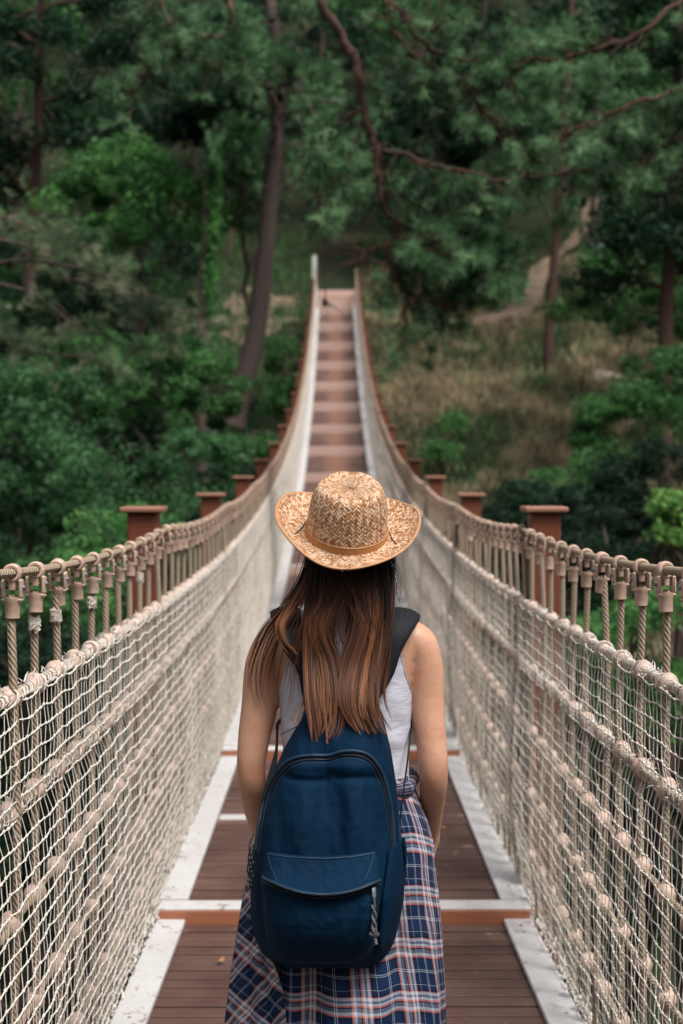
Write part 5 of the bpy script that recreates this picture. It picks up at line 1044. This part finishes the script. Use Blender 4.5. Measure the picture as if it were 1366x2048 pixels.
for (h, a, b2), al in zip(Hc, arcl):
    dent = 0.012 * np.exp(-((h - 0.10) / 0.03) ** 2); x = a * np.cos(th); y = b2 * np.sin(th); front = np.clip(np.sin(th), 0, 1)
    z = h + 0 * th - 0.009 * np.clip((h - 0.105) / 0.017, 0, 1) * np.exp(-(x / 0.018) ** 2) * (1 - 0.2 * front); x = x * (1 - 0.10 * front ** 2 * np.clip((h - 0.04) / 0.08, 0, 1)); z = z - 0.006 * np.clip(h / 0.12, 0, 1) * np.cos(2 * th + 0.3) * 0.5
    rows_.append(np.stack([x, y, z], 1)); uvs.append(np.stack([th * 0.088, al + 0 * th], 1))
crown = np.array(rows_)
def hatgrid(rows, uvs, mat, name, parent=hat, solid=0.0022):
    rows = np.array(rows); mb = MB(); mb.add(rows.reshape(-1, 3), grid_faces(len(rows), rows.shape[1]), np.array(uvs).reshape(-1, 2)); o = mb.build(name, mat, None); o.parent = parent
    if solid: s = o.modifiers.new('t', 'SOLIDIFY'); s.thickness = solid; s.offset = -1
    return o
hatgrid(crown[::-1], uvs[::-1], M['straw'], 'crown')
def brimp(t, th):
    """t 0 at the crown, 1 at the edge"""
    ax = 0.084 + 0.074 * t; ay = 0.098 + 0.050 * t; fr_ = np.clip(np.sin(th), 0, 1); x = ax * np.cos(th); y = ay * np.sin(th) + t * (0.017 + 0.014 * fr_); side = np.abs(np.cos(th)) ** 2.2
    z = 0.010 * (1 - t) ** 3 - 0.004 * t * np.sin(th) ** 2 + 0.020 * t * fr_ ** 1.5 + side * (0.044 * t ** 1.9) + 0.003 * np.sin(5 * th + 1) * t; x = x * (1 - 0.045 * side * t ** 2) ; return np.stack([x, y, z], -1)
ts = np.linspace(0, 1, 34); bro = [brimp(t, th) for t in ts]; buv = [np.stack([th * 0.125, t * 0.072 * 1.0 + 0 * th], 1) for t in ts]
hatgrid(bro, buv, M['straw'], 'brim')
bd = [np.stack([0.0858 * np.cos(th), 0.0998 * np.sin(th), h_ + 0 * th], 1) * (1, 1, 1) for h_ in np.linspace(0.003, 0.026, 8)]
for k, r_ in enumerate(bd): r_[:, :2] *= 1 - 0.004 * abs(k - 3.5) / 3.5
hatgrid(bd[::-1], [np.zeros((nth, 2))] * 8, M['band'], 'hat_band', solid=0.0015)
mb = MB()
for dz in (0.0035, 0.0255):
    tubes(mb, np.stack([0.0866 * np.cos(th), 0.1006 * np.sin(th), dz + 0 * th], 1), 0.0009, 6)
o = mb.build('band_piping', M['edge'], None); o.parent = hat
ed = brimp(1.0, th); mb = MB(); tubes(mb, ed, 0.0030, 8); o = mb.build('brim_binding', M['edge'], None); o.parent = hat
mb = MB(); ed2 = np.array([brimp(t, th) for t in (0.925, 0.93)]) + (0, 0, 0.0012); tubes(mb, ed2[0], 0.0010, 5); o = mb.build('brim_stitching', M['edge'], None); o.parent = hat
mb = MB()      # black chin cord crossing the brim at each side of the crown
for s, a0, a1 in ((-1, 3.02, 3.42), (1, -0.02, -0.36)):
    p = [brimp(0.05, np.array([a0]))[0] + (0, 0, 0.012), brimp(0.15, np.array([a0 + (a1 - a0) * 0.3]))[0] + (0, 0, 0.004), brimp(0.38, np.array([a1]))[0] + (0, 0, 0.002), brimp(0.42, np.array([a1]))[0] + (0, 0, -0.004)]; tubes(mb, cat(p, 16), 0.0013, 6)
o = mb.build('chin_cord', M['zip'], None); o.parent = hat
mb = MB(); m = 500; ta = rng.uniform(0, 6.28, m); tr2 = rng.uniform(0.3, 1.0, m); b0_ = np.array([brimp(np.array(t), np.array(a)) for t, a in zip(tr2, ta)]) + (0, 0, 0.0005); d = rng.normal(0, 1, (m, 3)) * (1, 1, 0.25); d /= np.linalg.norm(d, axis=1, keepdims=True); tq = np.linspace(0, 1, 3)[None, :, None]; tubes(mb, b0_[:, None] + d[:, None] * tq * rng.uniform(0.003, 0.011, m)[:, None, None] + np.array([0, 0, 0.0012]) * np.sin(tq * 3.14), 0.0004, 3); o = mb.build('loose_straw', M['straw'], None); o.parent = hat

# ================================================================ HAIR
hr = MB(); NS = 26
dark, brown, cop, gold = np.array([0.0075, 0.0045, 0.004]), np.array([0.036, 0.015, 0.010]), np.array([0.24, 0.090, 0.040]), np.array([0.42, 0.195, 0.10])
def strands(n, guide, sp0, sp1, spd, rad, clumps, tight=0.12, length=(0.84, 1.05), hl=0.42, curl=3.0, fan=7.0, tone=1.0):
    """guide: (px, py, D); sp0, sp1: lateral spread in px at root and tip; locks taper to points and part from one another"""
    q = cat(np.array(guide, float), 60); out = []; cols = []; n = int(n * 1.6); rad = rad * 0.74
    cu = np.linspace(-1, 1, clumps) + rng.normal(0, 0.12, clumps); rng.shuffle(cu); cd = rng.normal(0, 1, clumps); cph = rng.uniform(0, 6.28, clumps); isl = rng.random(clumps) < hl; ctone = np.where(isl, rng.uniform(0.6, 1.0, clumps), rng.uniform(0.0, 0.35, clumps)) * tone
    clen = rng.uniform(length[0], length[1], clumps); cfan = rng.normal(0, fan, clumps); cst = rng.uniform(0.05, 0.30, clumps); t = np.linspace(0, 1, NS)
    for _ in range(n):
        k = rng.integers(clumps); stray = rng.random() < 0.10; du = rng.normal(0, tight * (3 if stray else 1)); v = cd[k] + rng.normal(0, 0.4); Lh = clen[k] * (rng.uniform(0.72, 1.0) if rng.random() < 0.35 else rng.uniform(0.96, 1.03))
        idx = np.clip(t * Lh * 59, 0, 59); c = np.stack([np.interp(idx, np.arange(60), q[:, i_]) for i_ in range(3)], 1)
        if Lh > 1: c[-3:, 1] += (Lh - 1) * 60
        w_ = sp0 + (sp1 - sp0) * t; cl = 1 - (0.25 if stray else 0.72) * t ** 1.6
        c[:, 0] += w_ * (cu[k] + du * cl) + curl * np.sin(t * 6 + cph[k]) * t + cfan[k] * t ** 3 + 1.0 * rng.normal() * np.sin(t * 8 + rng.uniform(0, 6)) * t * (2.5 if stray else 1)
        c[:, 2] += spd * v * (0.3 + 0.7 * t); out.append(c)
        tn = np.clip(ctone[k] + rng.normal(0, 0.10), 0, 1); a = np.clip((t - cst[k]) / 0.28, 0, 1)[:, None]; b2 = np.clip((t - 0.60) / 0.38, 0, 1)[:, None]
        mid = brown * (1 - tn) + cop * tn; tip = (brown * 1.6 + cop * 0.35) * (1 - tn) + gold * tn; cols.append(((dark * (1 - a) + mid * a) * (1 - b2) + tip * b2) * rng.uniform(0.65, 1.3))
    A_ = np.array(out); W = np.array([P(a, b2, d_) for a, b2, d_ in A_.reshape(-1, 3)]).reshape(n, NS, 3)
    r = rad * np.interp(t, [0, 0.1, 0.7, 1], [0.8, 1, 0.85, 0.12]); tubes(hr, W, r, 3, ref=(0.1, 1, 0.05), col=np.array(cols))
hb = 2.958
# under layer, dark, then the falls left and right of the gap where the tank top shows
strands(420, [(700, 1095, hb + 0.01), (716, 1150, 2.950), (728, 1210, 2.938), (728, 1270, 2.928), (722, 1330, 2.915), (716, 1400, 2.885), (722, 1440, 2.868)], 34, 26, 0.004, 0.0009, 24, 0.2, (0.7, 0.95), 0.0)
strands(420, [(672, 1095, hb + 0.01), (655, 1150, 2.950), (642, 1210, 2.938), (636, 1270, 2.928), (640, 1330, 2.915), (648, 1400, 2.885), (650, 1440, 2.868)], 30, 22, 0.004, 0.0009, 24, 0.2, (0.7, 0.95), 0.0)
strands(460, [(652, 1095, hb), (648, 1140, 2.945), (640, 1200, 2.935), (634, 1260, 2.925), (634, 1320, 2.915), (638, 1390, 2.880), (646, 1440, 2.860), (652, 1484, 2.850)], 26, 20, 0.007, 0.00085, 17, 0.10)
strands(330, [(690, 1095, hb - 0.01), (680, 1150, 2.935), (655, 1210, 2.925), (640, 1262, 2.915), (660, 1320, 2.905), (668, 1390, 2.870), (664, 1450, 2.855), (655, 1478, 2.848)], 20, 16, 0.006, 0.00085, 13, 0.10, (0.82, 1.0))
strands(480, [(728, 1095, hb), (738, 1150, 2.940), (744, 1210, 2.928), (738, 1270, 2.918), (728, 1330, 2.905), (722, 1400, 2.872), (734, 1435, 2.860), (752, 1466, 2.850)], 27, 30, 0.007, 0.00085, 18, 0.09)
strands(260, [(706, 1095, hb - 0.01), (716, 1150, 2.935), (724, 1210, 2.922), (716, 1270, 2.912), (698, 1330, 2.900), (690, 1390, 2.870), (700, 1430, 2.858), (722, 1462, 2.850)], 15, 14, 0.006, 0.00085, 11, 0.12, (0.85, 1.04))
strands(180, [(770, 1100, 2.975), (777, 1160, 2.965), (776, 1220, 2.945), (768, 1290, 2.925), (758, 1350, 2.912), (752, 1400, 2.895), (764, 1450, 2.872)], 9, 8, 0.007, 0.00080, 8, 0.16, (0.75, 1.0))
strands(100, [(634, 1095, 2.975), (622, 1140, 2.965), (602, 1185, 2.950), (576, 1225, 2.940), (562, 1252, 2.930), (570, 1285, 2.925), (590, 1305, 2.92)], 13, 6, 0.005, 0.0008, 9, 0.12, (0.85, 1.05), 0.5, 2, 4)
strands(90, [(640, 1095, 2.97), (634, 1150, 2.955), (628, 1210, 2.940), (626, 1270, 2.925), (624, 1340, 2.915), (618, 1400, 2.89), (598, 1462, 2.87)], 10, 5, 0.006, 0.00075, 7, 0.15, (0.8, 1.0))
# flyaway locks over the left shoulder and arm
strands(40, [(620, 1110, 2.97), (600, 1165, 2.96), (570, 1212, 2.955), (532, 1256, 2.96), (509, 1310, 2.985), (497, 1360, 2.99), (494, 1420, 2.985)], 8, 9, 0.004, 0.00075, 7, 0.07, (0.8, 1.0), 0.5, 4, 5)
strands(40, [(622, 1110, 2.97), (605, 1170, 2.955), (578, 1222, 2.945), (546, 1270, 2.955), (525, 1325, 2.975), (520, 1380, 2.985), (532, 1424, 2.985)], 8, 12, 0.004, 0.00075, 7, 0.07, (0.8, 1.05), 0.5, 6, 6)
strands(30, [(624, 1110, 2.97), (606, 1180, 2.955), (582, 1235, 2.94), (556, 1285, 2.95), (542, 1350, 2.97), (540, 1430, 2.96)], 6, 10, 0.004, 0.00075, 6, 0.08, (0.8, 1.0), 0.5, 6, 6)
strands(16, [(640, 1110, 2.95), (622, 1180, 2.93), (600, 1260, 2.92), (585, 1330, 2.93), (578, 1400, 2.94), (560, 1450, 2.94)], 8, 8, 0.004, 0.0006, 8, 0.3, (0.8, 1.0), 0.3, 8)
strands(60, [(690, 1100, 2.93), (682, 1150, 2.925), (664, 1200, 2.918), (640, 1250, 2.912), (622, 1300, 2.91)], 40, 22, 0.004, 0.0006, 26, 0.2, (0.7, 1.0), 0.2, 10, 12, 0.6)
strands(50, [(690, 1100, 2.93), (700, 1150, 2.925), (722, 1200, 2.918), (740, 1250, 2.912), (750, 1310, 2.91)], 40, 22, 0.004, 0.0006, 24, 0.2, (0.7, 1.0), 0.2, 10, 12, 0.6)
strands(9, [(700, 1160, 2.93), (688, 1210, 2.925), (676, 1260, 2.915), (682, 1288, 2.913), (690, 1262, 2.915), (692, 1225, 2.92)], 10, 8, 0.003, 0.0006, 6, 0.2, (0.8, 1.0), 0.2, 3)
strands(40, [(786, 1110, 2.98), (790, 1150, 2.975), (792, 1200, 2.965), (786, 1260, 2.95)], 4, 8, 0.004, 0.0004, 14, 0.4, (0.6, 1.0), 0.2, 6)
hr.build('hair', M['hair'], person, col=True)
# hair lying close on the skull under the hat
cap = MB(); ell(cap, HC + (0, -0.004, 0.004), (0.083, 0.100, 0.112), 40, 30, lambda v: np.stack([v[:, 0], np.minimum(v[:, 1], 0.42 + 0.3 * v[:, 2]), v[:, 2]], 1), )
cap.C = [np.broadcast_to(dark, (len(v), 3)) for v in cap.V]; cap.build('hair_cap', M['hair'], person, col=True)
# a dead leaf caught on the shirt
